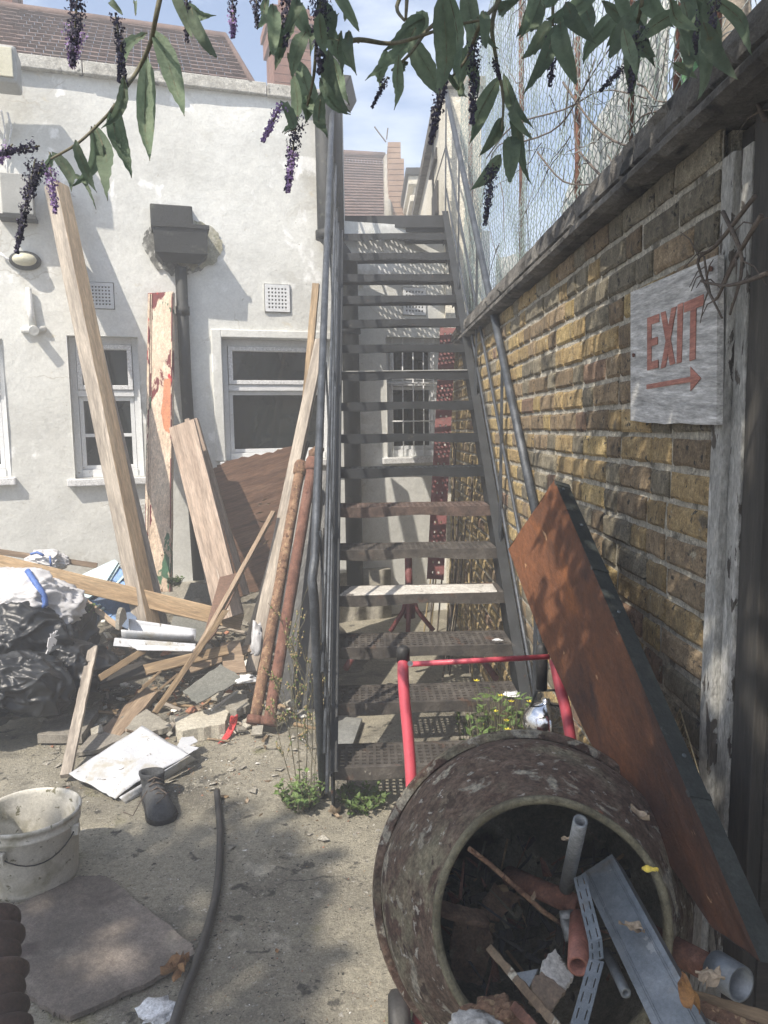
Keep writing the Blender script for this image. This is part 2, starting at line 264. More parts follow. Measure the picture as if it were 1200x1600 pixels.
def board_mesh(L_, wd, th, seg=14, warp=.004, rag0=0., rag1=0., seed=0, taper=0., side=0):
    mb = MB(); vs = []; ny = 2
    rr = random.Random(seed)
    for i in range(seg + 1):
        t = i / seg; x = L_ * t; wz = warp * math.sin(t * 3 + seed) ; e0 = .0025 * noise.noise(V((t * 11, seed, 0))); e1 = .0025 * noise.noise(V((t * 11, seed, 9)))
        ww = wd * (1 - taper * t)
        for (y, z) in ((-ww / 2 + e0, -th / 2), (ww / 2 + e1, -th / 2), (ww / 2 + e1, th / 2), (-ww / 2 + e0, th / 2)):
            xx = x
            if i == 0 and rag0: xx -= rr.uniform(0, rag0)
            if i == seg and rag1: xx += rr.uniform(0, rag1)
            vs.append(V((xx, y, z + wz)))
    fs = [(3, 2, 1, 0), tuple(seg * 4 + k for k in range(4))]
    for i in range(seg):
        for k in range(4): fs.append((i * 4 + k, i * 4 + (k + 1) % 4, i * 4 + 4 + (k + 1) % 4, i * 4 + 4 + k))
    mb.add(vs, fs); mb.mi = [0, 0] + ([0, side, 0, 0] * seg if side else [0] * 4 * seg); return mb
_bs = [0]
def board(name, p0, p1, wd, th, mt, label=None, cat=None, facing=None, parent=None, group=None, bevel=.002, **kw):
    _bs[0] += 1
    M = axisM(p0, p1, facing); return board_mesh((p1 - p0).length, wd, th, seed=_bs[0], **kw).build(name, mt, parent, M, label, cat, group, bevel=bevel)
def slab(name, pts, th, mt, label=None, cat=None, parent=None, group=None, up=None, bevel=.002, rag=0., seed=1, n=6):
    """flat piece from an outline of points, thickness away from `up`"""
    pts = [V(p) for p in pts]; c = sum(pts, V()) / len(pts)
    nn = (pts[1] - pts[0]).cross(pts[2] - pts[1]).normalized()
    up = up or (CAMP - c)
    if nn.dot(up) < 0: nn = -nn; pts = pts[::-1]
    x = (pts[1] - pts[0]).normalized(); y = nn.cross(x); M = Matrix((x, y, nn)).transposed().to_4x4(); M.translation = c
    if rag:
        q = []; rr = random.Random(seed)
        for i, p in enumerate(pts):
            b = pts[(i + 1) % len(pts)]
            for k in range(n): q.append(p.lerp(b, k / n) + (x * rr.uniform(-1, 1) + y * rr.uniform(-1, 1)) * (rag if k else rag * .3))
        pts = q
    Mi = M.inverted(); lo = [Mi @ p for p in pts]; k = len(lo); mb = MB()
    top = [V((p.x, p.y, 0)) for p in lo]; bot = [V((p.x, p.y, -th)) for p in lo]
    mb.add(top + bot, [tuple(range(k)), tuple(reversed(range(k, 2 * k)))] + [(i, i + k, (i + 1) % k + k, (i + 1) % k) for i in range(k)])
    return mb.build(name, mt, parent, M, label, cat, group, bevel=bevel)
def blob(name, c, rad, mt, sub=5, amp=.2, freq=3., crease=.1, cfreq=6., label=None, cat=None, parent=None, flat=None, seed=0, M=None, kind=None, dr=None):
    import bmesh
    bm = bmesh.new(); bmesh.ops.create_icosphere(bm, subdivisions=sub, radius=1)
    for v in bm.verts:
        d = v.co.normalized(); q = d + V((seed * 3.1, seed * 1.7, 0))
        r = 1 + amp * noise.noise(q * freq) - crease * (1 - abs(noise.noise(q * cfreq)) * 2.2) ** 2 + .4 * crease * noise.noise(q * cfreq * 2.6)
        if dr: r *= dr(d)
        p = V((d.x * rad[0], d.y * rad[1], d.z * rad[2])) * r
        if flat is not None and p.z < flat: p.z = flat + (p.z - flat) * .15
        v.co = p
    me = bpy.data.meshes.new(name); bm.to_mesh(me); bm.free(); me.materials.append(mt)
    me.polygons.foreach_set('use_smooth', [True] * len(me.polygons))
    Mt = Matrix.Translation(V(c)) @ (M or Matrix.Identity(4)); return link(name, me, parent, Mt, label, cat, None, kind)
def bag(name, c, rad, mt_, label, seed=0, sub=6, folds=1., parent=None, M=None, cat='bin bag'):
    """slack sack: long folds running down from gathered points"""
    import bmesh
    bm = bmesh.new(); bmesh.ops.create_icosphere(bm, subdivisions=sub, radius=1); rr = random.Random(seed)
    knots = [V((rr.uniform(-.7, .7), rr.uniform(-1, -.1), rr.uniform(.1, 1))).normalized() for _ in range(3)]
    for v in bm.verts:
        d = v.co.normalized(); q = d + V((seed * 3.1, seed * 1.7, 0)); r = 1 + .26 * noise.noise(q * 1.5)
        w3 = V((noise.noise(q * 2.2), noise.noise(q * 2.2 + V((9, 0, 0))), noise.noise(q * 2.2 + V((0, 9, 0))))) * .45
        for i, kn in enumerate(knots):
            e = (d + w3 * .5) - kn; t1 = kn.orthogonal().normalized(); t2 = kn.cross(t1); an = math.atan2(e.dot(t2), e.dot(t1)); dist = e.length
            r += folds * .055 * (1 - abs(math.sin(an * 4.5 + 3 * noise.noise(q * 1.7 + V((i, 0, 0)))))) ** 2.5 * math.exp(-((dist - .45) / .5) ** 2)
            r += .10 * math.exp(-(dist / .16) ** 2)
        n1 = 1 - abs(noise.noise((q + w3 * .4) * 2.1)) * 2; n2 = 1 - abs(noise.noise((q + w3) * 4.3)) * 2
        r += folds * (.10 * max(0, n1) ** 3 + .012 * max(0, n2) ** 3 - .04)
        p = V((d.x * rad[0], d.y * rad[1], d.z * rad[2])) * r
        if p.z < -rad[2] * .7: p.z = -rad[2] * .7 + (p.z + rad[2] * .7) * .15
        v.co = p
    me = bpy.data.meshes.new(name); bm.to_mesh(me); bm.free(); me.materials.append(mt_); me.polygons.foreach_set('use_smooth', [True] * len(me.polygons))
    return link(name, me, parent, Matrix.Translation(V(c)) @ (M or Matrix.Identity(4)), label, cat)
def plate(nx, ny, w_, h_, t, fx=.5, fy=.55, margin=0.):
    """pierced plate in local x,y; holes are real"""
    mb = MB(); cx = (w_ - 2 * margin) / nx; cy = (h_ - 2 * margin) / ny
    def cell(x0, y0, x1, y1, hx, hy):
        a, b = (x1 - x0) * (1 - hx) / 2, (y1 - y0) * (1 - hy) / 2
        o = [(x0, y0), (x1, y0), (x1, y1), (x0, y1)]; q = [(x0 + a, y0 + b), (x1 - a, y0 + b), (x1 - a, y1 - b), (x0 + a, y1 - b)]
        vs = [V((*p, 0)) for p in o] + [V((*p, 0)) for p in q] + [V((*p, -t)) for p in o] + [V((*p, -t)) for p in q]
        fs = []
        for k in range(4):
            l = (k + 1) % 4; fs += [(k, l, l + 4, k + 4), (k + 8, k + 12, l + 12, l + 8), (k + 4, l + 4, l + 12, k + 12)]
        mb.add(vs, fs)
    for i in range(nx):
        for j in range(ny):
            cell(margin + i * cx, margin + j * cy, margin + (i + 1) * cx, margin + (j + 1) * cy, fx, fy)
    if margin:
        for (a, b) in (((0, 0, -t), (w_, margin, 0)), ((0, h_ - margin, -t), (w_, h_, 0)), ((0, margin, -t), (margin, h_ - margin, 0)), ((w_ - margin, margin, -t), (w_, h_ - margin, 0))): mb.box(a, b)
    return mb
# ------------------------------------------------------------------ ground
def gz(x, y): return .010 * noise.noise(V((x * 1.3, y * 1.3, 0))) + .004 * noise.noise(V((x * 6, y * 6, 3)))
xs = [-60, -20, -8, -5] + [-4 + .08 * i for i in range(0, 76)] + [2.6, 5, 20, 60]; ys = [-60, -20, -5, -2] + [-1 + .08 * i for i in range(0, 90)] + [7, 12, 30, 150]
mb = MB(); nx_ = len(xs)
mb.add([V((x, y, gz(x, y))) for y in ys for x in xs], [(j * nx_ + i, j * nx_ + i + 1, (j + 1) * nx_ + i + 1, (j + 1) * nx_ + i) for j in range(len(ys) - 1) for i in range(nx_ - 1)], 0, True)
mb.build('ground', concrete_g, kind='structure', recenter=False)
# ------------------------------------------------------------------ the rendered house
TOPZ, TERZ = 3.93, 3.10
house = root('rendered_house', FP(-2, 0), 'white rendered house with dark sash windows and red tiled roof behind the staircase', 'house')
UC = fuz(538, 300)[0]; UL = -5.2; UR = .92
def rect(p0, p1): a = fuz(*p0); b = fuz(*p1); return (min(a[0], b[0]), max(a[0], b[0]), min(a[1], b[1]), max(a[1], b[1]))
WIN = [rect((-95, 527), (18, 745)), rect((104, 524), (226, 744)), rect((346, 528), (520, 716)), rect((603, 526), (692, 712))]
VENT = [rect((136, 440), (180, 484)), rect((412, 443), (454, 489)), rect((628, 448), (666, 494))]
def facade(u0, u1, z0, z1, holes, nm):
    st = .06
    us = sorted(set([u0, u1] + [h for H_ in holes for h in H_[:2]])); zs = sorted(set([z0, z1] + [h for H_ in holes for h in H_[2:]]))
    def fill(a):
        o = []
        for p, q in zip(a, a[1:]):
            k = max(1, round((q - p) / st)); o += [p + (q - p) * i / k for i in range(k)]
        return o + [a[-1]]
    us, zs = fill(us), fill(zs); mb = MB(); nu = len(us)
    edge = lambda u, z: any(abs(u - h[0]) < .001 or abs(u - h[1]) < .001 or abs(z - h[2]) < .001 or abs(z - h[3]) < .001 for h in holes)
    vs = []
    for z in zs:
        for u in us:
            d = .012 * noise.noise(V((u * 1.6, z * 1.6, 2))) + .006 * noise.noise(V((u * 5, z * 5, 7)))
            du = .006 * noise.noise(V((u * 3, z * 4, 8))) if u0 < u < u1 else 0
            vs.append(FP(u + du, z, d))
    fs = []
    for j in range(len(zs) - 1):
        for i in range(nu - 1):
            cu, cz = (us[i] + us[i + 1]) / 2, (zs[j] + zs[j + 1]) / 2
            if not any(h[0] < cu < h[1] and h[2] < cz < h[3] for h in holes): fs.append((j * nu + i, j * nu + i + 1, (j + 1) * nu + i + 1, (j + 1) * nu + i))
    mb.add(vs, fs, 0, True)
    for h in holes:   # reveals
        a, b, c, d = h; D = -.16
        for (p, q) in (((a, c), (b, c)), ((b, c), (b, d)), ((b, d), (a, d)), ((a, d), (a, c))): mb.quad(FP(p[0], p[1], .006), FP(q[0], q[1], .006), FP(q[0], q[1], D), FP(p[0], p[1], D))
    mb.quad(FP(u1, z0), FP(u1, z0, -.5), FP(u1, z1, -.5), FP(u1, z1))
    return mb.build(nm, render_w, house)
facade(UL, UC, 0, TOPZ, [h for h in WIN[:3] + VENT[:2]], 'wall')
facade(UC, UR, 0, TERZ, [WIN[3], VENT[2]], 'wall')
mb = MB(); mb.box((UC, .02, TERZ - .15), (UR, 4.0, TERZ)); mb.v = [F0 + FU * p.x + FN * p.y + V((0, 0, p.z)) for p in mb.v]; mb.build('terrace_roof', conc, house)
mb = MB(); mb.quad(FP(UC, 0, -.5), FP(UC, 0, -4.2), FP(UC, TOPZ, -4.2), FP(UC, TOPZ, -.5)); mb.build('side_wall', render_w, house)
# parapet coping in slabs
u = UL; k = 0
while u < UC + .02:
    l_ = min(.62, UC + .03 - u); mb = MB(); dz = R.uniform(-.008, .008)
    mb.box((u + .003, -.05 + R.uniform(-.006, .006), TOPZ + dz), (u + l_ - .003, .30, TOPZ + .085 + dz)); mb.v = [F0 + FU * p.x + FN * p.y + V((0, 0, p.z)) for p in mb.v]
    mb.build('coping_slab', mat('mossy_coping', [(.30, .29, .26), (.46, .45, .41), (.56, .55, .51)], 9, .9, bump=.7, bscale=40, patches=[((.10, .10, .09), 9, .57, .06)]), house, bevel=.006); u += l_
# roof: lapped courses of tiles, real steps
def tiled(name, e0, e1, r1, r0, n, cols, parent):
    mb = MB(); nrm = (e1 - e0).cross(r0 - e0).normalized()
    if nrm.z < 0: nrm = -nrm
    rr = random.Random(3)
    for j in range(n):
        a0, a1 = e0.lerp(r0, j / n), e1.lerp(r1, j / n); b0, b1 = e0.lerp(r0, (j + 1.15) / n), e1.lerp(r1, (j + 1.15) / n)
        for i in range(cols):
            s, t = i / cols, (i + .96) / cols; dn = rr.uniform(.0, .008); h = .03
            p = [a0.lerp(a1, s), a0.lerp(a1, t), b0.lerp(b1, t), b0.lerp(b1, s)]
            mb.add([p[0] + nrm * (h + dn), p[1] + nrm * (h + dn), p[2] + nrm * .006, p[3] + nrm * .006, p[0], p[1]], [(0, 1, 2, 3), (4, 5, 1, 0)])
    return mb.build(name, tile_m, parent, kind='stuff')
def up_to(px, py, off): return FA(px, py, off)
e0, e1 = FP(UL - .5, 3.70, -.35), FP(UC - .35, 3.70, -.35)
r0, r1 = FA(-330, 5, -2.3), FA(352, 60, -2.3); r0.z = r1.z
tiled('roof', e0, e1, r1, r0, 26, 60, house)
mb = MB(); pr = FA(455, 128, -.35); pr2 = FP(UC - .1, 3.70, -3.5)
tiled('roof_hip', e1, pr2, r1 + FN * .02, r1, 26, 24, house)
mb = MB(); mb.tube([r0 + V((0, 0, .02)), r1 + V((0, 0, .02)), e1 + V((0, 0, .03))], .035, 8); mb.build('ridge_tiles', tile_m, house)
# chimneys rising behind the roof
for (a, b, y0_, off, mt_) in ((-30, 20, 25, -2.6, red_brick), (428, 486, 115, -3.0, red_brick)):
    mb = MB(); p = FA(a, y0_, off); q = FA(b, y0_, off); w_ = (q - p).length; z0 = p.z - .8
    for i in range(17):
        zz = z0 + i * .09; g = .03 if i in (13, 14) else (.055 if i == 15 else 0)
        mb.box((-g, -g, zz), (w_ + g, .5 + g, zz + .083))
        mb.box((.008, .008, zz + .083), (w_ - .008, .49, zz + .09))
    mb.tube([(w_ * .5, .25, z0 + 1.5), (w_ * .5, .25, z0 + 1.85)], [.11, .09], 12)
    o = V((p.x, p.y, 0)); mb.v = [o + FU * q_.x + FN * q_.y + V((0, 0, q_.z)) for q_ in mb.v]; mb.build('chimney', mt_, house)
# vents
for h in VENT:
    w_, h_ = h[1] - h[0] - .01, h[3] - h[2] - .01
    mb = plate(6, 6, w_, h_, .012, .5, .5, .018); M = Matrix((FU, V((0, 0, 1)), -FN)).transposed().to_4x4(); M.translation = FP(h[0] + .005, h[2] + .005, .012)
    mb.build('air_vent', frame_p, house, M)
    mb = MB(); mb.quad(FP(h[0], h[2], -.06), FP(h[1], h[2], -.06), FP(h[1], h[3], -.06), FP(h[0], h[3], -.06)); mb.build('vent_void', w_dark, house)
# windows
def window(h, transom, bars_u=(), bars_z=(), bars=False, top_vent=True, sill=True):
    a, b, c, d = h; M = Matrix((FU, V((0, 0, 1)), -FN)).transposed().to_4x4(); M.translation = FP(a, c, -.10); W_, H_ = b - a, d - c
    mb = MB(); fr = .045
    mb.box((0, 0, -.06), (fr, H_, .02)); mb.box((W_ - fr, 0, -.06), (W_, H_, .02)); mb.box((fr, 0, -.06), (W_ - fr, .055, .03)); mb.box((fr, H_ - .05, -.06), (W_ - fr, H_, .02))
    w = mb.build('window_frame', frame_p, house, M, bevel=.003)
    tz = H_ * transom
    mb = MB(); mb.box((fr, tz - .02, -.04), (W_ - fr, tz + .025, .035)); mb.build('transom', frame_p, w, M, bevel=.003)
    mb = MB(); s = .032   # top-hung light, standing a little proud
    x0, x1, z0, z1 = fr + .004, W_ - fr - .004, tz + .028, H_ - .053
    mb.box((x0, z0, -.02), (x0 + s, z1, .045)); mb.box((x1 - s, z0, -.02), (x1, z1, .045)); mb.box((x0 + s, z0, -.02), (x1 - s, z0 + s, .045)); mb.box((x0 + s, z1 - s, -.02), (x1 - s, z1, .045))
    mb.build('top_sash', white_p, w, M, bevel=.003)
    mb = MB(); x0, x1, z0, z1 = fr + .003, W_ - fr - .003, .057, tz - .022; s = .028
    mb.box((x0, z0, -.03), (x0 + s, z1, .012)); mb.box((x1 - s, z0, -.03), (x1, z1, .012)); mb.box((x0 + s, z0, -.03), (x1 - s, z0 + s, .012)); mb.box((x0 + s, z1 - s, -.03), (x1 - s, z1, .012))
    for t in bars_z: mb.box((x0 + s, z0 + (z1 - z0) * t - .012, -.03), (x1 - s, z0 + (z1 - z0) * t + .012, .009))
    for t in bars_u: mb.box((x0 + (x1 - x0) * t - .01, z0 + s, -.03), (x0 + (x1 - x0) * t + .01, z1 - s, .006))
    mb.build('lower_sash', frame_p, w, M, bevel=.002)
    for (q0, q1) in ((.06, tz - .02), (tz + .03, H_ - .06)):
        mb = MB(); mb.box((fr + .01, q0, -.024), (W_ - fr - .01, q1, -.018)); mb.build('pane', glass, w, M)
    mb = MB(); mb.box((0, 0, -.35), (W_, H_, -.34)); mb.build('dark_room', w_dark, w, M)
    if sill:
        mb = MB(); mb.box((-.05, -.055, .02), (W_ + .03, -.004, .155)); mb.build('sill', white_p, w, M, bevel=.006)
    if bars:
        mb = MB()
        for i in range(5): x = .06 + (W_ - .12) * i / 4; mb.tube([(x, 0, .06), (x, H_, .06)], .006, 6)
        for z in (.3, .62): mb.tube([(.0, H_ * z, .065), (W_, H_ * z, .065)], .006, 6)
        mb.build('security_bar', white_p, w, M)
window(WIN[0], .62, bars_z=(.45,)); window(WIN[1], .60, bars_z=(.47,)); window(WIN[2], .60); window(WIN[3], .62, bars=True)
# raised plaster band round the third window
a, b, c, d = WIN[2]; mb = MB()
for (p, q) in (((a - .075, c), (a - .004, d + .06)), ((a - .004, d + .004), (b + .05, d + .06))): mb.box((p[0], -.022, p[1]), (q[0], .01, q[1]))
mb.v = [F0 + FU * p.x + FN * p.y + V((0, 0, p.z)) for p in mb.v]; mb.build('plaster_band', render_w, house, bevel=.005)
# low concrete plinth against the wall
mb = MB(); mb.grid(lambda s, t: FP(UL + (UC + .3 - UL) * s, .40 + .012 * noise.noise(V((s * 40, 0, 0))) if t > .5 else .0, .10 + .02 * noise.noise(V((s * 60, t * 4, 0)))), 160, 3)
mb.grid(lambda s, t: FP(UL + (UC + .3 - UL) * s, .40 + .012 * noise.noise(V((s * 40, 0, 0))), .10 + .02 * noise.noise(V((s * 60, 4, 0))) - .1 * t), 160, 1); mb.build('plinth', conc, house)
# things fixed to the wall ----------------------------------------------------
def fbox(mb, p0, p1, o0, o1, mi=0):
    """box on the facade from pixel corners"""
    a = fuz(*p0); b = fuz(*p1); u0, u1 = sorted((a[0], b[0])); z0, z1 = sorted((a[1], b[1]))
    mb.hexa([FP(u0, z0, o1), FP(u1, z0, o1), FP(u1, z0, o0), FP(u0, z0, o0), FP(u0, z1, o1), FP(u1, z1, o1), FP(u1, z1, o0), FP(u0, z1, o0)], mi)
hop = root('rainwater_hopper', FA(283, 400), 'black square rainwater hopper with stained wall above and straight downpipe', 'hopper')
mb = MB(); a = fuz(235, 325); b = fuz(325, 408)
def ring(z, u0, u1, o): return [FP(u0, z, .004), FP(u1, z, .004), FP(u1, z, o), FP(u0, z, o)]
zt, zm, zb = fuz(280, 362)[1], fuz(280, 402)[1], fuz(280, 428)[1]; uc = fuz(281, 400)[0]
u0, u1 = fuz(240, 380)[0], fuz(322, 380)[0]
A, B, C_, D_ = ring(zt, u0, u1, .19), ring(zm - .01, u0 + .006, u1 - .006, .185), ring(zb + .05, uc - .12, uc + .12, .13), ring(zt, u0 + .012, u1 - .012, .178)
vs = A + B + C_ + D_; fs = []
for i in range(2):
    for k in range(4): fs.append((i * 4 + k, i * 4 + (k + 1) % 4, i * 4 + 4 + (k + 1) % 4, i * 4 + 4 + k))
fs += [(0 + k, (k + 1) % 4, 12 + (k + 1) % 4, 12 + k) for k in range(4)]
mb.add(vs, fs); mb.add([p - V((0, 0, .1)) for p in D_], [(0, 1, 2, 3)]); mb.add([FP(u0 - .012, zt - .02, .2), FP(u1 + .012, zt - .02, .2), FP(u1 + .012, zt - .02, .0), FP(u0 - .012, zt - .02, .0)] + [FP(u0 - .012, zt + .006, .2), FP(u1 + .012, zt + .006, .2), FP(u1 + .012, zt + .006, .19), FP(u0 - .012, zt + .006, .19)], [(0, 1, 5, 4), (4, 5, 6, 7), (0, 3, 2, 1)])
mb.build('hopper_head', iron_black, hop, bevel=.004)
mb = MB(); fbox(mb, (234, 322), (301, 361), .004, .075); mb.build('outlet_box', iron_black, hop, bevel=.008)
mb = MB(); pp = [FP(uc, zb + .03, .07), FP(uc, 1.9, .07), FP(uc + .03, .42, .07)]; mb.tube(pp, .042, 16)
for z in (2.35, 1.2): mb.tube([FP(uc, z, .07), FP(uc, z + .06, .07)], .05, 16)
mb.build('downpipe', iron_black, hop)
mb = MB(); rr = random.Random(8)
for (cu, cz, ru, rz, mi, o_) in ((.0, -.02, .235, .20, 0, .003), (.10, .0, .20, .17, 1, .0045), (-.12, .0, .13, .12, 0, .005)):
    oo = [FP(uc + cu + ru * math.cos(a_) * (1 + .16 * noise.noise(V((math.cos(a_) * 4 + mi, math.sin(a_) * 4, cu * 20)))), (zt + zm) / 2 + cz + rz * math.sin(a_) * (1 + .22 * noise.noise(V((math.cos(a_) * 5, math.sin(a_) * 5 + mi, 3)))), .012 + o_) for a_ in [i * .0628 for i in range(100)]]
    mb.add(oo, [tuple(range(100))], mi)
mb.build('soot_stain', [mat('soot_on_render', [(.05, .052, .048), (.16, .16, .145), (.42, .42, .39)], 9, .95, bump=.5, patches=[((.55, .55, .52), 14, .56, .06)]), mat('moss_on_render', [(.16, .15, .09), (.34, .33, .25), (.5, .49, .43)], 9, .95, bump=.5, patches=[((.12, .14, .05), 9, .58, .08)])], hop)
fl = root('floodlight', FA(10, 130), 'large rectangular grey floodlight on the wall at the upper left', 'floodlight')
mb = MB(); fbox(mb, (-60, 98), (42, 166), .14, .34); mb.build('casing', flood_m, fl, bevel=.02)
mb = MB(); fbox(mb, (-52, 105), (36, 158), .341, .352); mb.build('lens', lamp_glass, fl, bevel=.004)
mb = MB(); mb.tube([FA(-20, 180, .2), FA(-20, 180, .02)], .015, 8); mb.tube([FA(12, 176, .02), FA(18, 200, .03), FA(10, 250, .015), FA(14, 290, .01)], .006, 6); mb.tube([FA(2, 172, .02), FA(8, 205, .03), FA(0, 250, .015)], .005, 6); mb.build('cable', white_p, fl)
jb = MB(); fbox(jb, (4, 277), (57, 343), .0, .11); o = jb.build('meter_box', flood_m, label='pale rectangular junction box on the wall below the floodlight', cat='junction box', bevel=.006)
mb = MB(); fbox(mb, (2, 341), (60, 350), .0, .125); mb.build('box_base', iron_black, o)
bl = root('bulkhead_lamp', FA(40, 408), 'small oval cream bulkhead lamp with black rim under the junction box', 'lamp')
def oval(c, ru, rz, d0, d1, mt_, nm):
    mb = MB(); M = Matrix((FU * ru, V((0, 0, rz)), -FN)).transposed().to_4x4(); M.translation = c
    mb.lathe([(d0, 1.), (d0 + (d1 - d0) * .5, 1.), (d0 + (d1 - d0) * .85, .8), (d1, .45), (d1 + .004, .001)], M, 28); mb.build(nm, mt_, bl)
oval(FA(40, 408), .10, .062, .0, .05, iron_black, 'rim'); oval(FA(40, 408), .075, .042, .03, .085, lamp_glass, 'lens')
mb = MB(); mb.tube([FA(0, 395, .02), FA(10, 404, .02), FA(22, 407, .02)], .009, 8); mb.build('conduit', white_p, bl)
mb = MB(); mb.tube([FA(44, 450, .03), FA(47, 480, .035), FA(52, 512, .04)], [.018, .022, .024], 12, wob=.3); mb.tube([FA(52, 515, .0), FA(53, 517, .10)], .032, 16); mb.tube([FA(33, 516, .02), FA(72, 514, .02)], .02, 10, wob=.3)
mb.build('pipe_stub', render_w, label='painted over pipe stub poking from the wall below the bulkhead lamp', cat='pipe')
# soil pipes at the house corner and under the stairs
def pipe_thing(name, pts, r, mt_, label, cat='pipe', collars=(), n=16):
    t = root(name, pts[-1], label, cat); mb = MB(); mb.tube(pts, r, n); mb.build('pipe', mt_, t)
    for (p, d) in collars: mb = MB(); mb.tube([p - d * .03, p + d * .03], r * 1.22, n); mb.build('collar', mt_, t)
    return t
UPz = V((0, 0, 1))
p0 = FA(505, 150, .10); p1 = FA(508, 372, .10); p1.x, p1.y = p0.x, p0.y; p2 = FA(545, 410, .10); p3 = FP((p2 - F0).dot(FU), .3, .10)
pipe_thing('soil_pipe', [p0, p1, p1.lerp(p2, .5) + V((0, 0, .02)), p2, p3], .066, iron_black, 'thick black soil pipe running down the house corner and behind the stairs', collars=[(p1 + UPz * .02, UPz), (p2 - UPz * .5, UPz), (p2 - UPz * 1.6, UPz)])
p0 = FP((p0 - F0).dot(FU) + .11, 4.2, .07)
pipe_thing('downpipe', [p0 + V((0, 0, .1)), p0 - V((0, 0, 1.3))], .035, iron_black, 'thin black downpipe beside the thick soil pipe at the roof corner', 'pipe')
mb = MB(); g = FA(540, 150, -.25); mb.hexa([g + V(q) for q in ((-.06, -.15, 0), (.0, -.15, .0), (.04, .3, .0), (-.06, .3, .0), (-.06, -.15, .10), (.05, -.15, .09), (.09, .3, .09), (-.06, .3, .10))]); mb.build('gutter_end', iron_black, label='dark gutter end jutting out at the roof corner', cat='gutter', bevel=.01)
# ------------------------------------------------------------------ far buildings over the terrace
tw = root('pale_end_building', (.8, 6.2, 0), 'pale cream gable wall with flat coping beyond the top of the stairs', 'building')
mb = MB()
def lump(fn, nu, nv, mb_): mb_.grid(fn, nu, nv)
mb.hexa([V(q) for q in ((.67, 6.02, 0), (.955, 6.02, 0), (.955, 9, 0), (.67, 9, 0), (.67, 6.02, 4.12), (.955, 6.02, 4.12), (.955, 9, 4.0), (.67, 9, 4.0))]); mb.build('wall', mat('cream_render', [(.52, .49, .40), (.64, .61, .52), (.70, .68, .60)], 1.6, .9, bump=.6, bscale=12, patches=[((.36, .33, .27), 3, .6, .12)], bdist=.015), tw)
mb = MB(); mb.box((.645, 5.98, 4.122), (.985, 6.4, 4.20)); mb.build('coping', conc, tw, bevel=.008)
mb = MB(); mb.hexa([V(q) for q in ((.61, 6.42, 4.06), (.68, 6.42, 4.06), (.68, 9.02, 3.96), (.61, 9.02, 3.96), (.61, 6.42, 4.16), (.68, 6.42, 4.16), (.68, 9.02, 4.06), (.61, 9.02, 4.06))]); mb.build('coping', coping_m, tw)
for (a, b, z0, z1) in ((6.5, 7.0, 3.35, 3.6), (6.6, 7.1, 3.82, 3.9)):
    mb = MB(); mb.box((.655, a, z0), (.669, b, z1)); mb.box((.64, a - .02, z0 - .02), (.669, b + .02, z0 - .002)); mb.build('slot_window', w_dark, tw)
# cornice building with domed vent
cb = root('cornice_building', AY(650, 335, 11), 'small cream building with moulded cornice and dark domed cap in the distance', 'building')
p = AY(634, 262, 11); q = AY(690, 262, 11); X0, X1, Z1 = p.x, q.x + .4, p.z
mb = MB(); mb.box((X0 + .12, 11.1, 0), (X1, 14, Z1 - .1)); mb.box((X0 + .06, 11.04, Z1 - .45), (X1 + .05, 14, Z1 - .36)); mb.box((X0 + .04, 11.02, Z1 - .22), (X1 + .07, 14, Z1 - .1)); mb.build('wall', MATS['cream_render'], cb, bevel=.01)
mb = MB(); mb.box((X0, 10.98, Z1 - .1), (X1 + .1, 14, Z1)); mb.build('lead_cap', iron_black, cb, bevel=.01)
mb = MB(); M = Matrix.Translation((X0 + .52, 11.3, Z1)); mb.lathe([(0, .2), (.1, .2), (.17, .16), (.22, .08), (.24, .001)], M, 20); mb.build('domed_vent', iron_black, cb)
# red roof house and its tall chimney
rh = root('tiled_house', AY(575, 335, 13), 'distant house with dark red tiled roof seen over the landing', 'house')
e0, e1 = AY(520, 350, 12), AY(604, 350, 12); q0, q1 = AY(518, 244, 14), AY(602, 249, 14)
tiled('roof', e0, e1, q1, q0, 24, 18, rh)
mb = MB(); mb.hexa([e0 + V((0, .06, -.02)), e1 + V((-.02, .06, -.02)), q1 + V((-.02, .1, -.05)), q0 + V((0, .1, -.05))] + [V((a.x, a.y + .01, 0)) for a in (e0, e1, q1, q0)]); mb.build('wall', brick_far, rh)
mb = MB(); mb.tube([e1 + V((.03, 0, .03)), q1 + V((.03, 0, .03))], .07, 6); mb.build('verge', conc, rh)
mb = MB(); mb.tube([q0 + V((0, 0, .05)), q1 + V((0, 0, .05))], .07, 6); mb.build('ridge_tiles', tile_m, rh)
ch = root('brick_chimney', AY(616, 335, 12.5), 'tall pale brick chimney stack beside the distant red roof', 'chimney')
mb = MB(); p = AY(606, 222, 12.5); q = AY(624, 222, 12.5); z = p.z
i = 0
while z > 2.6:
    h = .085; ww = 0. if i < 26 else -.08
    mb.box((p.x + (i % 2) * .004 - (.02 if i > 25 and i < 27 else 0), 12.5, z - h + .01), (q.x + .02 + (.05 if 2 < i < 26 else 0) + ww, 13., z)); z -= h; i += 1
mb.build('stack', brick_far, ch)
mb = MB(); mb.tube([AY(603, 222, 12.5), AY(590, 205, 12.5), AY(585, 198, 12.5)], .012, 5); mb.tube([AY(604, 218, 12.5), AY(606, 200, 12.5)], .01, 5); mb.build('aerial', twig_m, ch)
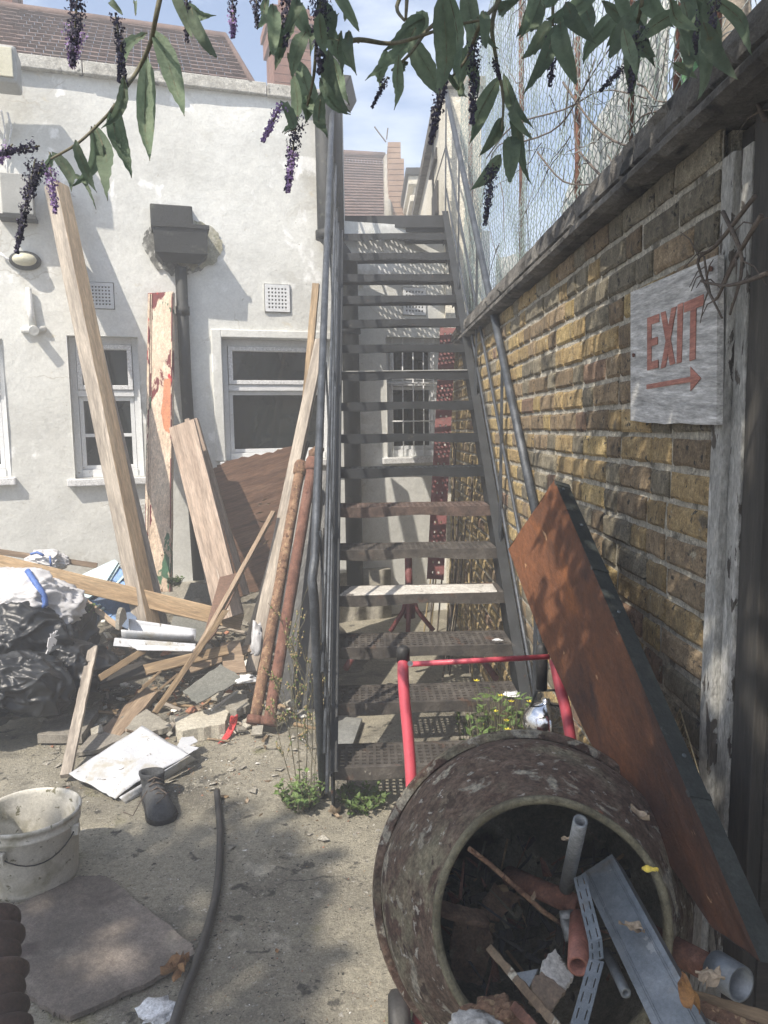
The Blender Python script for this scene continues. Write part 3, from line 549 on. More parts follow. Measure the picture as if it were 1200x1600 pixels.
# ------------------------------------------------------------------ brick wall on the right
WX = .70; WY0, WY1, WZ = 1.478, 5.99, 2.085
bw = root('brick_wall', (WX + .1, 3.5, 0), 'yellow stock brick wall with rough dark concrete coping beside the stairs', 'wall')
mb = MB(); mb.grid(lambda s, t: V((WX + .0045 + .003 * noise.noise(V((s * 60, t * 30, 0))), WY0 + (WY1 - WY0) * s, WZ * t)), 150, 50); mb.box((WX + .02, WY0, 0), (WX + .22, WY1, WZ))
mb.build('mortar_bed', mortar, bw)
bl_ = []
z = .004; row = 0
while z < WZ - .05:
    y = WY0 + .003 - (.11 if row % 2 else 0) - R.uniform(0, .03); k = row % 2
    while y < WY1 - .02:
        ln = (.215 if k % 2 == 0 else .103) + R.uniform(-.008, .008); k += 1
        if R.random() < .12: k += 1
        a, b = max(y, WY0 + .003), min(y + ln, WY1 - .003)
        if b - a > .03: bl_.append((a, b, z + R.uniform(-.002, .002)))
        y += ln + R.uniform(.006, .012)
    z += .075; row += 1
bl_.sort(key=lambda t: -(1 / t[0]))
def brick_verts(sd, hi=True):
    rr = random.Random(sd); mb = MB(); nu, nv = (5, 3) if hi else (1, 1)
    def f(s, t):   # front face in unit coords, rounded and chipped edges
        e = min(s, 1 - s, (t), (1 - t)); pr = .002 if e < .01 else -.0035
        jx = rr.uniform(-.004, .004) if e > .01 else rr.uniform(-.008, .008)
        return (pr + rr.uniform(-.0015, .0015), s + (jx if 0 < s < 1 else 0) + (rr.uniform(0, .02) if s == 0 else 0) - (rr.uniform(0, .02) if s == 1 else 0), t + (rr.uniform(0, .07) if t == 0 else 0) - (rr.uniform(0, .07) if t == 1 else 0))
    su = [0, .06, .35, .65, .94, 1]; sv = [0, .16, .84, 1]
    vs = [V(f(a, b)) for b in sv for a in su]; n = 6
    fs = [(j * n + i, j * n + i + 1, (j + 1) * n + i + 1, (j + 1) * n + i) for j in range(3) for i in range(5)]
    fs = [tuple(reversed(q)) for q in fs]
    # border skirts into the mortar
    loop = list(range(0, 6)) + [11, 17, 23, 22, 21, 20, 19, 18, 12, 6]; b = len(vs)
    vs += [V((.012, vs[i].y, vs[i].z)) for i in loop]; m_ = len(loop)
    fs += [(loop[i], loop[(i + 1) % m_], b + (i + 1) % m_, b + i) for i in range(m_)]
    return vs, fs
protos = [brick_verts(s) for s in range(8)]
pm = {}
for i, (a, b, z) in enumerate(bl_[:300]):
    key = (R.randrange(8), R.choices(range(5), (2, 4, 4, 4, .8))[0])
    if key not in pm:
        me = bpy.data.meshes.new('brick'); vs, fs = protos[key[0]]; me.from_pydata([tuple(V((v.x, v.y * .2, v.z * .065))) for v in vs], [], fs); me.materials.append(BR[key[1]]); pm[key] = me
    M = Matrix.Translation((WX + R.uniform(-.002, .002), a, z)) @ Matrix.Diagonal((1, (b - a) / .2, 1, 1)); link('brick', pm[key], bw, M)
mb = MB()
for (a, b, z) in bl_[300:]:
    vs, fs = protos[R.randrange(8)]; o = WX + R.uniform(-.002, .002)
    mb.add([V((o + v.x, a + v.y * (b - a), z + v.z * .065)) for v in vs], fs, R.choices(range(5), (6, 4, 2, 1, .6))[0])
mb.build('brick_courses', BR, bw, kind='stuff')
# coping: two rough courses
def rough_bar(x0, x1, z0, z1, y0, y1, amp, mt_, nm, parent, n=190, sd=0):
    mb = MB(); prof = [(x1, z0), (x0 + .02, z0), (x0, z0 + .01), (x0, (z0 + z1) / 2), (x0 + .008, z1 - .012), (x0 + .04, z1), (x1, z1)]; vs = []
    for i in range(n + 1):
        y = y0 + (y1 - y0) * i / n
        for k, (x, z) in enumerate(prof):
            q = V((x * 14 + sd, y * 14, z * 14)); a = amp * (noise.noise(q) + .6 * noise.noise(q * 2.7))
            vs.append(V((x + (a if 0 < k < 6 else 0), y, z + (a if k > 0 else 0) * .8)))
    c = len(prof); mb.add(vs, [(i * c + k, i * c + k + 1, (i + 1) * c + k + 1, (i + 1) * c + k) for i in range(n) for k in range(c - 1)], 0, False); mb.add(vs[:c], [tuple(range(c))]); mb.add(vs[-c:], [tuple(reversed(range(c)))])
    return mb.build(nm, mt_, parent)
rough_bar(.635, .93, 2.09, 2.135, .2, 6.0, .012, coping_m, 'lower_coping', bw)
rough_bar(.655, .93, 2.137, 2.225, .2, 6.0, .020, coping_m, 'upper_coping', bw, sd=5)
# dark doorway to the right
dw = root('shed_doorway', (.75, 1.2, 0), 'dark open timber doorway with peeling white post at the right edge', 'doorway')
board('peeling_post', V((.722, 1.451, 0)), V((.722, 1.451, 2.03)), .046, .05, peel_w, facing=V((-1, 0, 0)), parent=dw, seg=40)
board('peeling_post', V((.733, 1.403, 0)), V((.733, 1.403, 2.03)), .042, .05, peel_w, facing=V((-1, 0, 0)), parent=dw, seg=40)
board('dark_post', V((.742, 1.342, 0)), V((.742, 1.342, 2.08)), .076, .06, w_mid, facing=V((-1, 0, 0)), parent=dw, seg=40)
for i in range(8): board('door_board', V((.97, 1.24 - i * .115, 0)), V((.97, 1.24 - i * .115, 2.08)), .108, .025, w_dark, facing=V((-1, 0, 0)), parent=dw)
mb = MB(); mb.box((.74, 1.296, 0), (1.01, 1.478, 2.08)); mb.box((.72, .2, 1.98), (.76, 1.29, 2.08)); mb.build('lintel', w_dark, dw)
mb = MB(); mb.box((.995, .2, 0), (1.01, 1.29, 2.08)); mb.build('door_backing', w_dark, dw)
# EXIT sign
def wp(px, py, x=.68): return AX(px, py, x)
sg = slab('exit_sign', [wp(985, 457), wp(1121, 398), wp(1119, 664), wp(1085, 663.5), wp(1060, 661), wp(1037, 663), wp(1024, 661), wp(1012, 661), wp(985, 657)], .014, sign_m, 'weathered grey EXIT sign board with faded red letters and arrow on brick wall', 'sign', bevel=.001)
XL = .6785
def glyph(polys, nm):
    mb = MB()
    for ip, pl in enumerate(polys):
        p = [AX(a, b, XL - .0004 * ip) for a, b in pl]; k = len(p); q = [v + V((.0012, 0, 0)) for v in p]
        mb.add(p + q, [tuple(range(k)), tuple(reversed(range(k, 2 * k)))] + [(i, i + k, (i + 1) % k + k, (i + 1) % k) for i in range(k)])
    mb.build(nm, sign_red, sg)
glyph([[(1011, 497), (1017.5, 494.5), (1017.5, 577), (1011, 579)], [(1017.5, 494.5), (1029.5, 490), (1029.5, 503), (1017.5, 507)], [(1017.5, 529), (1027, 526), (1027, 538), (1017.5, 541)], [(1017.5, 565), (1028, 562), (1028, 574.5), (1017.5, 577)]], 'letter_e')
glyph([[(1032, 488.5), (1039.5, 486), (1054.5, 568), (1046.5, 571)], [(1049, 481.5), (1056.5, 478.5), (1039.5, 573.5), (1032, 576)]], 'letter_x')
glyph([[(1058.5, 476), (1067, 472.5), (1064.5, 566), (1057, 568.5)]], 'letter_i')
glyph([[(1068.5, 473), (1099, 459.5), (1099, 477), (1068.5, 488.5)], [(1078.5, 484), (1087.5, 480.5), (1086, 561), (1077, 564.5)]], 'letter_t')
glyph([[(1010, 601), (1079, 588.5), (1079, 597), (1010, 608)], [(1078.5, 573), (1095, 591), (1078.5, 611)]], 'arrow')
for (a, b) in ((991, 555), (1112, 420)):
    mb = MB(); c = AX(a, b, .678); mb.tube([c, c - V((.004, 0, 0))], .005, 10); mb.build('screw', rust_red, sg)
# ------------------------------------------------------------------ staircase
SX0, SX1 = .2555 - .4, .2555 + .4; RI, GO, Y0 = .1863, .198, 2.6053
st = root('metal_staircase', (.2555, 2.7, 0), 'steep black metal fire escape staircase with pierced treads and tube handrails', 'staircase')
def nose(k): return V((.2555, Y0 + k * GO, k * RI))
tp = plate(26, 6, .79, .215, .008, .60, .62, .016)
def lip(mb, h=.05, sag=.0):
    n = 20
    for i in range(n):
        s, t = i / n, (i + 1) / n; hs, ht = h + sag * math.sin(s * 9) * .3, h + sag * math.sin(t * 9) * .3
        mb.hexa([V((.79 * s, -.006, -hs)), V((.79 * t, -.006, -ht)), V((.79 * t, .0, -ht)), V((.79 * s, .0, -hs)), V((.79 * s, -.006, .002)), V((.79 * t, -.006, .002)), V((.79 * t, .0, .002)), V((.79 * s, .0, .002))])
    mb.box((0, .215, -.03), (.79, .221, .002))
    for x in (0.0, .786): mb.box((x, 0, -.05), (x + .004, .215, -.009))
lip(tp, .046, .02)
me0 = None
for k in range(1, 17):
    M = Matrix.Translation(nose(k) + V((-.395, 0, R.uniform(-.003, .003)))) @ Matrix.Rotation(R.uniform(-.006, .006), 4, 'Y') @ Matrix.Rotation(R.uniform(-.01, .02), 4, 'X')
    if me0 is None: o = tp.build('tread', tread_m, st, M); me0 = o.data; me1 = me0.copy(); me1.materials[0] = tread_rust; me2 = me0.copy(); me2.materials[0] = black_metal
    else: link('tread', me1 if k == 6 else (me0 if k < 6 else me2), st, M, label='rust brown tread' if k == 6 else None)
mb = MB(); n17 = nose(17); mb.box((SX0 + .005, n17.y - .006, n17.z - .09), (SX1 - .005, n17.y, n17.z)); mb.box((SX0 - .2, n17.y + .001, n17.z - .012), (SX1 + .01, n17.y + 1.0, n17.z)); mb.box((SX0, n17.y + .02, n17.z - .12), (SX1, n17.y + .03, n17.z - .013)); mb.build('landing', black_metal, st)
sl = V((0, GO, RI)).normalized(); nn_ = V((0, -RI, GO)).normalized()
for x in (SX0 - .008, SX1 + .002):
    mb = MB(); a = nose(.9) ; b = nose(17)
    for t in (0,):
        c0 = V((x, a.y + .02, a.z + .0)) - sl * .0; c1 = V((x, b.y, b.z))
        e = [c0 + nn_ * .03, c0 - nn_ * .15, c1 - nn_ * .15, c1 + nn_ * .03]
        e[0].y = a.y + .0; e[1] = V((x, a.y + .10, .004)); e[0].z = a.z - .0; mb.add([V((x + dx_, a.y - .01, z_)) for dx_ in (0, .008) for z_ in (.004, a.z)] + [V((x + dx_, a.y + .1, z_)) for dx_ in (0, .008) for z_ in (.004, a.z + .02)], [(0, 1, 3, 2), (4, 6, 7, 5), (0, 4, 5, 1), (2, 3, 7, 6)]); mb.hexa([p for p in e] + [p + V((.008, 0, 0)) for p in e])
    mb.box((x - .022, 0, 0), (x - .0, .0, .0)) if False else None
    mb.build('stringer', black_metal, st)
    mb = MB(); mb.hexa([V((x - .02, a.y - .0, a.z)) + nn_ * .03, V((x + .028, a.y, a.z)) + nn_ * .03, V((x + .028, b.y, b.z)) + nn_ * .03, V((x - .02, b.y, b.z)) + nn_ * .03] + [V((x - .02, a.y - .0, a.z)) + nn_ * .036, V((x + .028, a.y, a.z)) + nn_ * .036, V((x + .028, b.y, b.z)) + nn_ * .036, V((x - .02, b.y, b.z)) + nn_ * .036]); mb.build('stringer_flange', black_metal, st)
def rail(x, k0, k1, h, r, nm, mt_, pre=(), post=()):
    mb = MB(); pts = [V(p) for p in pre] + [nose(k0 + (k1 - k0) * i / 6) + V((x - .2555, 0, h)) for i in range(7)] + [V(p) for p in post]; mb.tube(pts, r, 12); return mb.build(nm, mt_, st)
LX, RX = -.192, .672
rail(LX, .75, 17, .90, .018, 'handrail', rail_metal, pre=[AZ(506, 1246), AY(497, 1080, 2.82), AY(491, 940, 2.70), AY(487.5, 905, 2.70)])
t = nose(17); rail(RX, 1.2, 17.2, .93, .019, 'handrail', rail_metal)
for hh in (.20, .52):
    rail(RX, .6, 17, hh, .008, 'mid_rail', rail_metal); rail(LX + .022, .5, 17, hh, .008, 'mid_rail', rail_metal)
rail(LX + .03, .3, 17, .10, .008, 'mid_rail', rail_metal)
for k in (1.2, 5, 9, 13, 16.8):
    for x, xs_ in ((RX, SX1 + .006), (LX + .018, SX0 - .012)):
        q = nose(k); mb = MB(); mb.hexa([V((xs_ - .004, q.y - .02, q.z - .08)), V((xs_ + .004, q.y - .02, q.z - .08)), V((xs_ + .004, q.y + .02, q.z - .08)), V((xs_ - .004, q.y + .02, q.z - .08)), V((x - .004, q.y - .02, q.z + .91)), V((x + .004, q.y - .02, q.z + .91)), V((x + .004, q.y + .02, q.z + .91)), V((x - .004, q.y + .02, q.z + .91))]); mb.build('baluster', rail_metal, st)
mb = MB(); q = nose(17)
mb.tube([V((RX, q.y, q.z + .93)), V((RX, q.y + .95, q.z + .95)), V((RX, q.y + .95, q.z))], .017, 10); mb.tube([V((RX, q.y, q.z + .5)), V((RX, q.y + .95, q.z + .5))], .008, 8)
mb.build('landing_rail', rail_metal, st)
mb = MB(); mb.tube([V((LX, q.y, q.z + .9)), V((LX - .02, q.y + .2, q.z + 1.35)), V((LX - .02, q.y + .22, q.z))], .017, 10); mb.build('landing_rail', rail_metal, st)
# pieces lying on the steps
q = nose(4); slab('white_board', [q + V((-.385, .004, .006)), q + V((.36, .0, .006)), q + V((.37, .19, .006)), q + V((-.33, .20, .006))], .018, mat('flaked_white_board', [(.46, .44, .40), (.62, .60, .56)], 9, .85, bump=.7, bscale=50, patches=[((.14, .13, .12), 16, .63, .05)]), 'flaking white board lying on the fourth step of the staircase', 'board', rag=.004, n=16, up=V((0, 0, 1)))
q = nose(10); slab('white_batten', [q + V((-.395, -.012, .012)), q + V((.385, -.012, .012)), q + V((.385, .04, .012)), q + V((-.395, .04, .012))], 0.006, flood_m, 'thin white batten along the edge of the tenth step', 'batten', rag=.003, n=16, up=V((0, 0, 1)))
def crumple(name, c, s, mt_, label, cat, sd, flat=-.2, sq=(1, 1, .5)):
    return blob(name, c, (s * sq[0], s * sq[1], s * sq[2]), mt_, 3, .5, 2.2, .35, 3.5, label, cat, seed=sd, flat=flat * s * sq[2])
crumple('paper_scrap', AZ(800, 1085, .39), .035, paper, 'scrap of white paper on the right end of the second step', 'paper', 4, sq=(1.2, .8, .25))
crumple('paper_scrap', AZ(778, 1000, .575), .018, paper, 'tiny white scrap on the right end of the third step', 'paper', 9, sq=(1.4, .8, .3))
# ------------------------------------------------------------------ behind and under the stairs
mb = MB(); a, b = AY(700, 512, 5.55), AY(680, 905, 5.0); a0 = b + (a - b) * 1.0
M = axisM(b, a); Ln = (a - b).length; wd = .105
pl = plate(2, 26, wd, Ln, .006, .30, .22, .012); M2 = Matrix((M.col[1].xyz, M.col[0].xyz, M.col[2].xyz)).transposed().to_4x4(); M2.translation = b - M.col[1].xyz * wd / 2
pl.box((-.006, 0, -.05), (0, Ln, .0)); pl.box((wd, 0, -.05), (wd + .006, Ln, .0))
pl.build('red_channel', red_dull, None, M2, 'long red perforated steel channel leaning upright behind the stairs', 'channel')
t = root('red_prop', AY(640, 985, 4.35), 'short red steel prop with splayed feet standing behind the stairs', 'prop')
mb = MB(); c = AY(638, 870, 4.35); d = AY(640, 965, 4.35); mb.tube([c, d], .022, 12); mb.tube([c.lerp(d, .55), d], .034, 12); mb.build('post', red_dull, t)
for dx, dy in ((-.12, -.05), (.14, -.05), (.0, .12), (-.02, -.14)):
    mb = MB(); mb.tube([d + V((dx * .15, dy * .15, .14)), d + V((dx * .3, dy * .3, .05)), V((d.x + dx, d.y + dy, d.z - .07))], .014, 8); mb.build('foot', red_dull, t)
for i, (p, q, lab) in enumerate((((540, 1045, 3.9), (570, 1010, 4.1), 'short bent red bar on the ground left of the prop'), ((735, 1020, 4.0), (775, 1060, 3.7), 'faded pink red bar on the ground right of the prop'))):
    mb = MB(); mb.tube([AY(*p), AY((p[0] + q[0]) / 2, (p[1] + q[1]) / 2 - 8, (p[2] + q[2]) / 2), AY(*q)], .018, 8); mb.build('red_bar', red_dull, label=lab, cat='bar')
slab('dark_board', [V((-.235, 3.55, .0)), V((-.235, 5.3, .0)), V((-.235, 5.3, 1.5)), V((-.235, 4.6, 1.05)), V((-.235, 3.6, .42))], .02, w_dark, 'dark board added to deepen the shade along the left side of the staircase behind the dry weed', 'board', rag=.012, n=8)  # added board: darkens this gap and blocks sun under the stairs
slab('shade_sheet', [AY(508, 1108, 3.92), AY(436, 1108, 3.92), AY(434, 1000, 4.1), AY(450, 880, 4.32), AY(482, 740, 4.6), AY(503, 735, 4.6)], .015, black_pl, 'dark sheet standing in for the shade in the gap behind the rusty pipes and weed', 'sheet', rag=.008)  # black sheet facing the camera, put in as the dark of the shaded gap
# canes between the stairs and the wall
cn = root('bundle_of_canes', (.6, 4.7, 0), 'bundle of thin dry canes leaning in the corner between stairs and brick wall', 'canes')
for i in range(15):
    x = .50 + .18 * R.random(); y = R.uniform(4.2, 5.4); mb = MB(); hh = R.uniform(.7, 1.5); mb.tube([V((x + R.uniform(-.1, .04), y, .02)), V((x + R.uniform(-.03, .03), y + .1, hh * .5)), V((min(.68, x + R.uniform(.0, .1)), y + .25, hh))], .006, 5); mb.build('cane', twig_m if i % 3 else dry_m, cn)
# grey tiles and boards on the ground under the stairs
slab('grey_slab', [AZ(522, 1118, .03), AZ(566, 1122, .03), AZ(545, 1180, .03), AZ(522, 1180, .03)], .025, mat('grey_slate', [(.17, .175, .17), (.25, .255, .245)], 6, .8), 'grey slate piece on the ground at the left foot of the stairs', 'slate', up=V((0, 0, 1)))
# foliage under the stairs
def weed(name, c, rad, h, n, ls, mt_, label, cat='weed', flowers=0, fm=None, dry=False, sd=0, kind=None):
    rr = random.Random(sd); t = root(name, c, label, cat, kind=kind); mb = MB(); lf = MB(); fl_ = MB()
    for i in range(n):
        an = rr.uniform(0, 6.28); r_ = rad * math.sqrt(rr.random()); hh = h * rr.uniform(.5, 1); b = c + V((math.cos(an) * r_ * .5, math.sin(an) * r_ * .5, 0)); tip = c + V((math.cos(an) * r_, math.sin(an) * r_, hh))
        mid = b.lerp(tip, .5) + V((rr.uniform(-.02, .02), rr.uniform(-.02, .02), hh * .1)); mb.tube([b, mid, tip], [.0022, .0016, .001], 4)
        for k in range(rr.randint(3, 7)):
            s = rr.random(); p = (b.lerp(mid, s * 2) if s < .5 else mid.lerp(tip, s * 2 - 1)); d = V((rr.uniform(-1, 1), rr.uniform(-1, 1), rr.uniform(-.2, .8))).normalized(); l_ = ls * rr.uniform(.6, 1.3); sd_ = d.cross(V((rr.uniform(-.3, .3), rr.uniform(-.3, .3), 1))).normalized() * l_ * .32
            lf.add([p, p + d * l_ * .4 - sd_ + V((0, 0, .004)), p + d * l_, p + d * l_ * .4 + sd_ + V((0, 0, .004))], [(0, 1, 2), (0, 2, 3)])
        if flowers and rr.random() < flowers:
            for k in range(5):
                a2 = 6.28 * k / 5; d = V((math.cos(a2), math.sin(a2), .3)); fl_.add([tip, tip + d * .009 + V((d.y, -d.x, 0)) * .004, tip + d * .014, tip + d * .009 - V((d.y, -d.x, 0)) * .004], [(0, 1, 2, 3)])
    mb.build('stems', stem_m if not dry else dry_m, t, kind='stuff'); lf.build('leaves', mt_, t, kind='stuff')
    if fl_.v: fl_.build('flowers', fm, t, kind='stuff')
    return t
weed('leafy_weed', AZ(745, 985, .02), .16, .22, 60, .03, leaf_y, 'green leafy weed growing in the shade under the right side of the stairs', sd=5)
weed('yellow_flowering_weed', V((AY(785, 1150, 2.75).x, 2.75, 0)), .14, .52, 170, .034, leaf_y, 'bright green weed with small yellow flowers behind the mixer drum', flowers=.07, fm=petal_y, sd=1)
weed('spindly_weed', AZ(725, 1190, .0), .05, .34, 8, .03, leaf_y, 'spindly green weed sprouting through the steps left of the yellow flowers', flowers=.3, fm=petal_y, sd=8)
weed('ground_weed', AZ(565, 1262, .0), .10, .07, 60, .03, leaf_y, 'low green weed patch at the foot of the stairs', sd=2)
weed('newel_weed', AZ(470, 1262, .0), .11, .12, 60, .028, leaf_y, 'green weeds round the foot of the left handrail post', sd=3)
weed('thin_stalk', AZ(545, 1240, .0), .02, .22, 3, .035, leaf_y, 'single thin weed with drooping leaf at the first step', sd=13)
# tall dry weed
tw_ = root('tall_dry_weed', AZ(478, 1240), 'tall spindly dry weed with tiny seed heads left of the stair foot', 'weed')
mb = MB(); sd_ = MB(); rr = random.Random(11)
def stalk(p, d, l_, dep):
    q = p + d * l_; mb.tube([p, p.lerp(q, .5) + V((rr.uniform(-1, 1), rr.uniform(-1, 1), 0)) * .008, q], [.0022 if dep == 0 else .0012, .0016 if dep == 0 else .001, .0008], 4)
    if dep < 2:
        for k in range(6 if dep == 0 else 5): s = rr.uniform(.35, 1); stalk(p.lerp(q, s), (d + V((rr.uniform(-.7, .7), rr.uniform(-.7, .7), rr.uniform(.1, .4)))).normalized(), l_ * rr.uniform(.22, .42), dep + 1)
    else:
        for k in range(3):
            c = p.lerp(q, rr.uniform(.5, 1)); s = .0045; sd_.add([c + V((s, 0, 0)), c + V((0, s, 0)), c + V((-s, 0, 0)), c + V((0, -s, 0)), c + V((0, 0, s * 1.5)), c + V((0, 0, -s))], [(0, 1, 4), (1, 2, 4), (2, 3, 4), (3, 0, 4), (1, 0, 5), (2, 1, 5), (3, 2, 5), (0, 3, 5)], k == 0)
for px, py, tx, ty in ((470, 1245, 455, 970), (478, 1240, 478, 1010), (465, 1235, 440, 1060), (485, 1245, 487, 1060), (460, 1240, 430, 1130), (490, 1250, 500, 1120)):
    a = AZ(px, py); b = AY(tx, ty, a.y + rr.uniform(-.05, .1)); stalk(a, (b - a).normalized(), (b - a).length, 0)
mb.build('stalks', stem_m, tw_, kind='stuff'); sd_.build('seed_heads', [dry_m, leaf_y], tw_, kind='stuff')
# ------------------------------------------------------------------ timber leaning on the house wall
def lean(name, t, b, wd, th, mt_, label, cat='plank', facing=None, off=None, **kw):
    """t,b = (px, py, y) ends"""
    p = FA(t[0], t[1], off) if off is not None else AY(*t); q = AY(*b)
    return board(name, q, p, wd, th, mt_, label, cat, facing=facing if facing is not None else V((-.2, -1, .25)), **kw)
lean('timber_joist', (88, 292, 0), (232, 985, 4.45), .115, .11, [w_new, w_grey], 'tall two tone timber joist leaning up to the junction box across the second window', 'joist', off=.10, facing=V((2.1, -1, .1)), side=1, bevel=.004)
lean('timber_joist', (118, 400, 0), (256, 988, 4.58), .07, .10, w_grey, 'grey weathered joist leaning just behind the tall two tone joist', 'joist', off=.05, facing=V((.4, -1, .1)), bevel=.004)
# peeling painted pilaster board
p, q = FA(252, 458, .07), AY(248, 925, 4.98)
pb = board('painted_pilaster', q, p, .185, .035, peel_c, 'upright board with peeling cream, red and green paint beside the downpipe', 'board', facing=V((-.1, -1, .1)), seg=30, warp=.002)
M = axisM(q, p, V((-.1, -1, .1))); Ln = (p - q).length
for (y, w2, h2) in ((.078, .012, .010), (.063, .007, .006), (-.086, .008, .008)):
    mb = MB(); mb.box((0, y - w2 / 2, .0176), (Ln - .01, y + w2 / 2, .0176 + h2)); mb.build('moulding', peel_c, pb, M, bevel=.002)
mb = MB(); op = [(.60, -.078), (.62, -.03), (.70, -.012), (.76, -.03), (.815, -.035), (.82, -.079)]
rr = random.Random(5); oo = []
for i, (a, b_) in enumerate(op):
    c, d = op[(i + 1) % len(op)]
    for k in range(5): oo.append(V(((a + (c - a) * k / 5) * Ln * .86 + rr.uniform(-.006, .006), b_ + (d - b_) * k / 5 + (rr.uniform(-.004, .004) if i not in (4, 5) else 0), .0182)))
mb.add(oo, [tuple(reversed(range(len(oo))))]); mb.add([v + V((0, 0, -.002)) for v in oo] , [tuple(range(len(oo)))]); mb.build('orange_patch', peel_o, pb, M)
lean('wide_plank', (284, 662, 4.95), (360, 965, 4.5), .18, .025, w_pinkish, 'wide faded plank with nail heads leaning right of the painted pilaster')
lean('batten', (293, 655, 5.1), (366, 940, 4.75), .035, .03, w_pinkish, 'narrow batten directly behind the wide faded plank', 'batten')
lean('batten', (305, 655, 5.16), (385, 930, 4.8), .04, .03, w_pinkish, 'narrow batten between the wide faded plank and brown plywood', 'batten')
o = slab('brown_plywood', [FA(333, 722, .12), FA(360, 712, .12), FA(420, 708, .12), FA(455, 702, .12), AY(470, 790, 4.95), AY(440, 935, 4.8), AY(360, 950, 4.8)], .014, ply, 'torn dark brown plywood sheet leaning below the third window', 'plywood', rag=.010, n=9)
for i in range(16):
    s = R.random(); a = FA(415, 705, .14).lerp(AY(405, 850, 4.9), s) + V((R.uniform(-.03, .05), -.03, 0)); mb = MB(); d = V((R.uniform(.5, 1), -.2, R.uniform(-.3, .3))); d *= R.uniform(.04, .10) / d.length
    mb.add([a, a + d * .5 + V((0, -.012, .006)), a + d, a + d * .4 + V((0, -.004, -.008))], [(0, 1, 2, 3)]); mb.build('splinter', w_rot, o)
lean('tall_dark_plank', (494, 445, 5.45), (470, 720, 5.2), .05, .03, w_rot, 'dark ragged upright plank end behind the top of the left handrail', rag1=.02)
lean('tall_plank', (502, 530, 5.3), (394, 1050, 4.15), .085, .03, w_grey, 'long brown plank leaning diagonally against the left handrail', facing=V((-.5, -1, .1)))
lean('thin_strip', (478, 690, 5.0), (388, 1010, 4.3), .05, .02, w_dark, 'dark strip of wood behind the long diagonal plank', 'strip')
for (a, b, lab, r_) in (((471, 722, 4.42), (398, 1128, 3.62), 'scaly orange rusty pipe, left of the leaning pair', .030), ((490, 715, 4.35), (420, 1130, 3.60), 'dark red rusty pipe, right of the leaning pair', .031)):
    p, q = AY(*a), AY(*b); t = root('rusty_pipe', q, lab, 'pipe'); mb = MB(); n_ = 24
    mb.tube([q.lerp(p, i / n_) for i in range(n_ + 1)], r_, 14, wob=.10); mb.build('pipe', rust if r_ < .0305 else rust_red, t)
    d = (p - q).normalized()
    mb = MB(); mb.tube([p - d * .09, p - d * .075, p - d * .02, p], [r_ * 1.05, r_ * 1.32, r_ * 1.32, r_ * 1.1], 14); mb.build('socket', rust if r_ < .0305 else rust_red, t)
    if r_ > .0305: mb = MB(); mb.tube([p - d * .01, p + V((.0, -.01, .03)), p + V((.02, .0, .045)), p + V((.05, .01, .03))], r_ * .95, 12); mb.build('bend', rust, t)
    mb = MB(); mb.tube([q - d * .01, q + d * .03], r_ * 1.45, 14, wob=.3); mb.build('flange', rust_red, t)
# ------------------------------------------------------------------ rubble heap
def heap(x, y):
    p = V((x, y, 0)); d = (p - F0).dot(FN); u = (p - F0).dot(FU)      # d negative in front of the wall
    t = max(0, min(1, (d + 1.55) / 1.35)); e = max(0, min(1, (-u - .55) / .5)) if u > -1.2 else 1
    h = .30 * t * t * (3 - 2 * t) * max(0, min(1, (-.42 - u) / .45))
    return h
mb = MB()
def hp(s, t):
    u = -4.6 + 4.25 * s; d = -1.75 + 1.75 * t; p = F0 + FU * u + FN * d
    b = heap(p.x, p.y); n_ = noise.noise(V((p.x * 7, p.y * 7, 1))) * .05 + noise.noise(V((p.x * 19, p.y * 19, 4))) * .02
    return V((p.x, p.y, b + n_ * min(1, b * 12) - .012 + (0 if b > .003 else -.02)))
mb.grid(hp, 130, 60, sm=False)
mb.build('rubble_heap', mat('dusty_soil', [(.09, .08, .065), (.16, .145, .115), (.26, .24, .20)], 9, .95, bump=1., bscale=60, patches=[((.40, .38, .34), 22, .66, .05), ((.05, .045, .04), 10, .6, .08)]), kind='stuff')
# loose chips, grit and dead leaves
cm = [conc, mat('white_chips', [(.6, .6, .57), (.75, .74, .7)], 9, .9), mat('terracotta_chips', [(.30, .13, .08), (.4, .2, .13)], 9, .9), w_rot, mortar]
mb = MB(); rr = random.Random(21)
def chip(mb, c, s, mi, fl=.5):
    a = [c + V((rr.uniform(-1, 1) * s, rr.uniform(-1, 1) * s, rr.uniform(0, 1) * s * fl)) for _ in range(5)]; mb.add(a, [(0, 1, 2), (0, 2, 3), (0, 3, 4), (1, 2, 4), (1, 3, 4), (2, 3, 4)], mi)
for i in range(5200):
    if i % 3: px, py = rr.uniform(60, 520), rr.uniform(1000, 1240) ** 1
    else: px, py = rr.uniform(0, 620), rr.uniform(1200, 1600)
    if i % 11 == 0: px, py = rr.uniform(300, 520), rr.uniform(1180, 1330)
    p = AZ(px, py); h = heap(p.x, p.y)
    if h > .02: p = AZ(px, py, h * .8); h = heap(p.x, p.y)
    big = rr.random() < .05 and i % 3; s = rr.uniform(.0015, .005) * (1 if not big else 4) * (1 + (i % 3 > 0) * .6)
    chip(mb, V((p.x, p.y, h)), s, rr.choices(range(5), (5, 2, 1, 2, 4))[0])
mb.build('grit_and_chips', cm, kind='stuff')
mb = MB(); rr = random.Random(22)
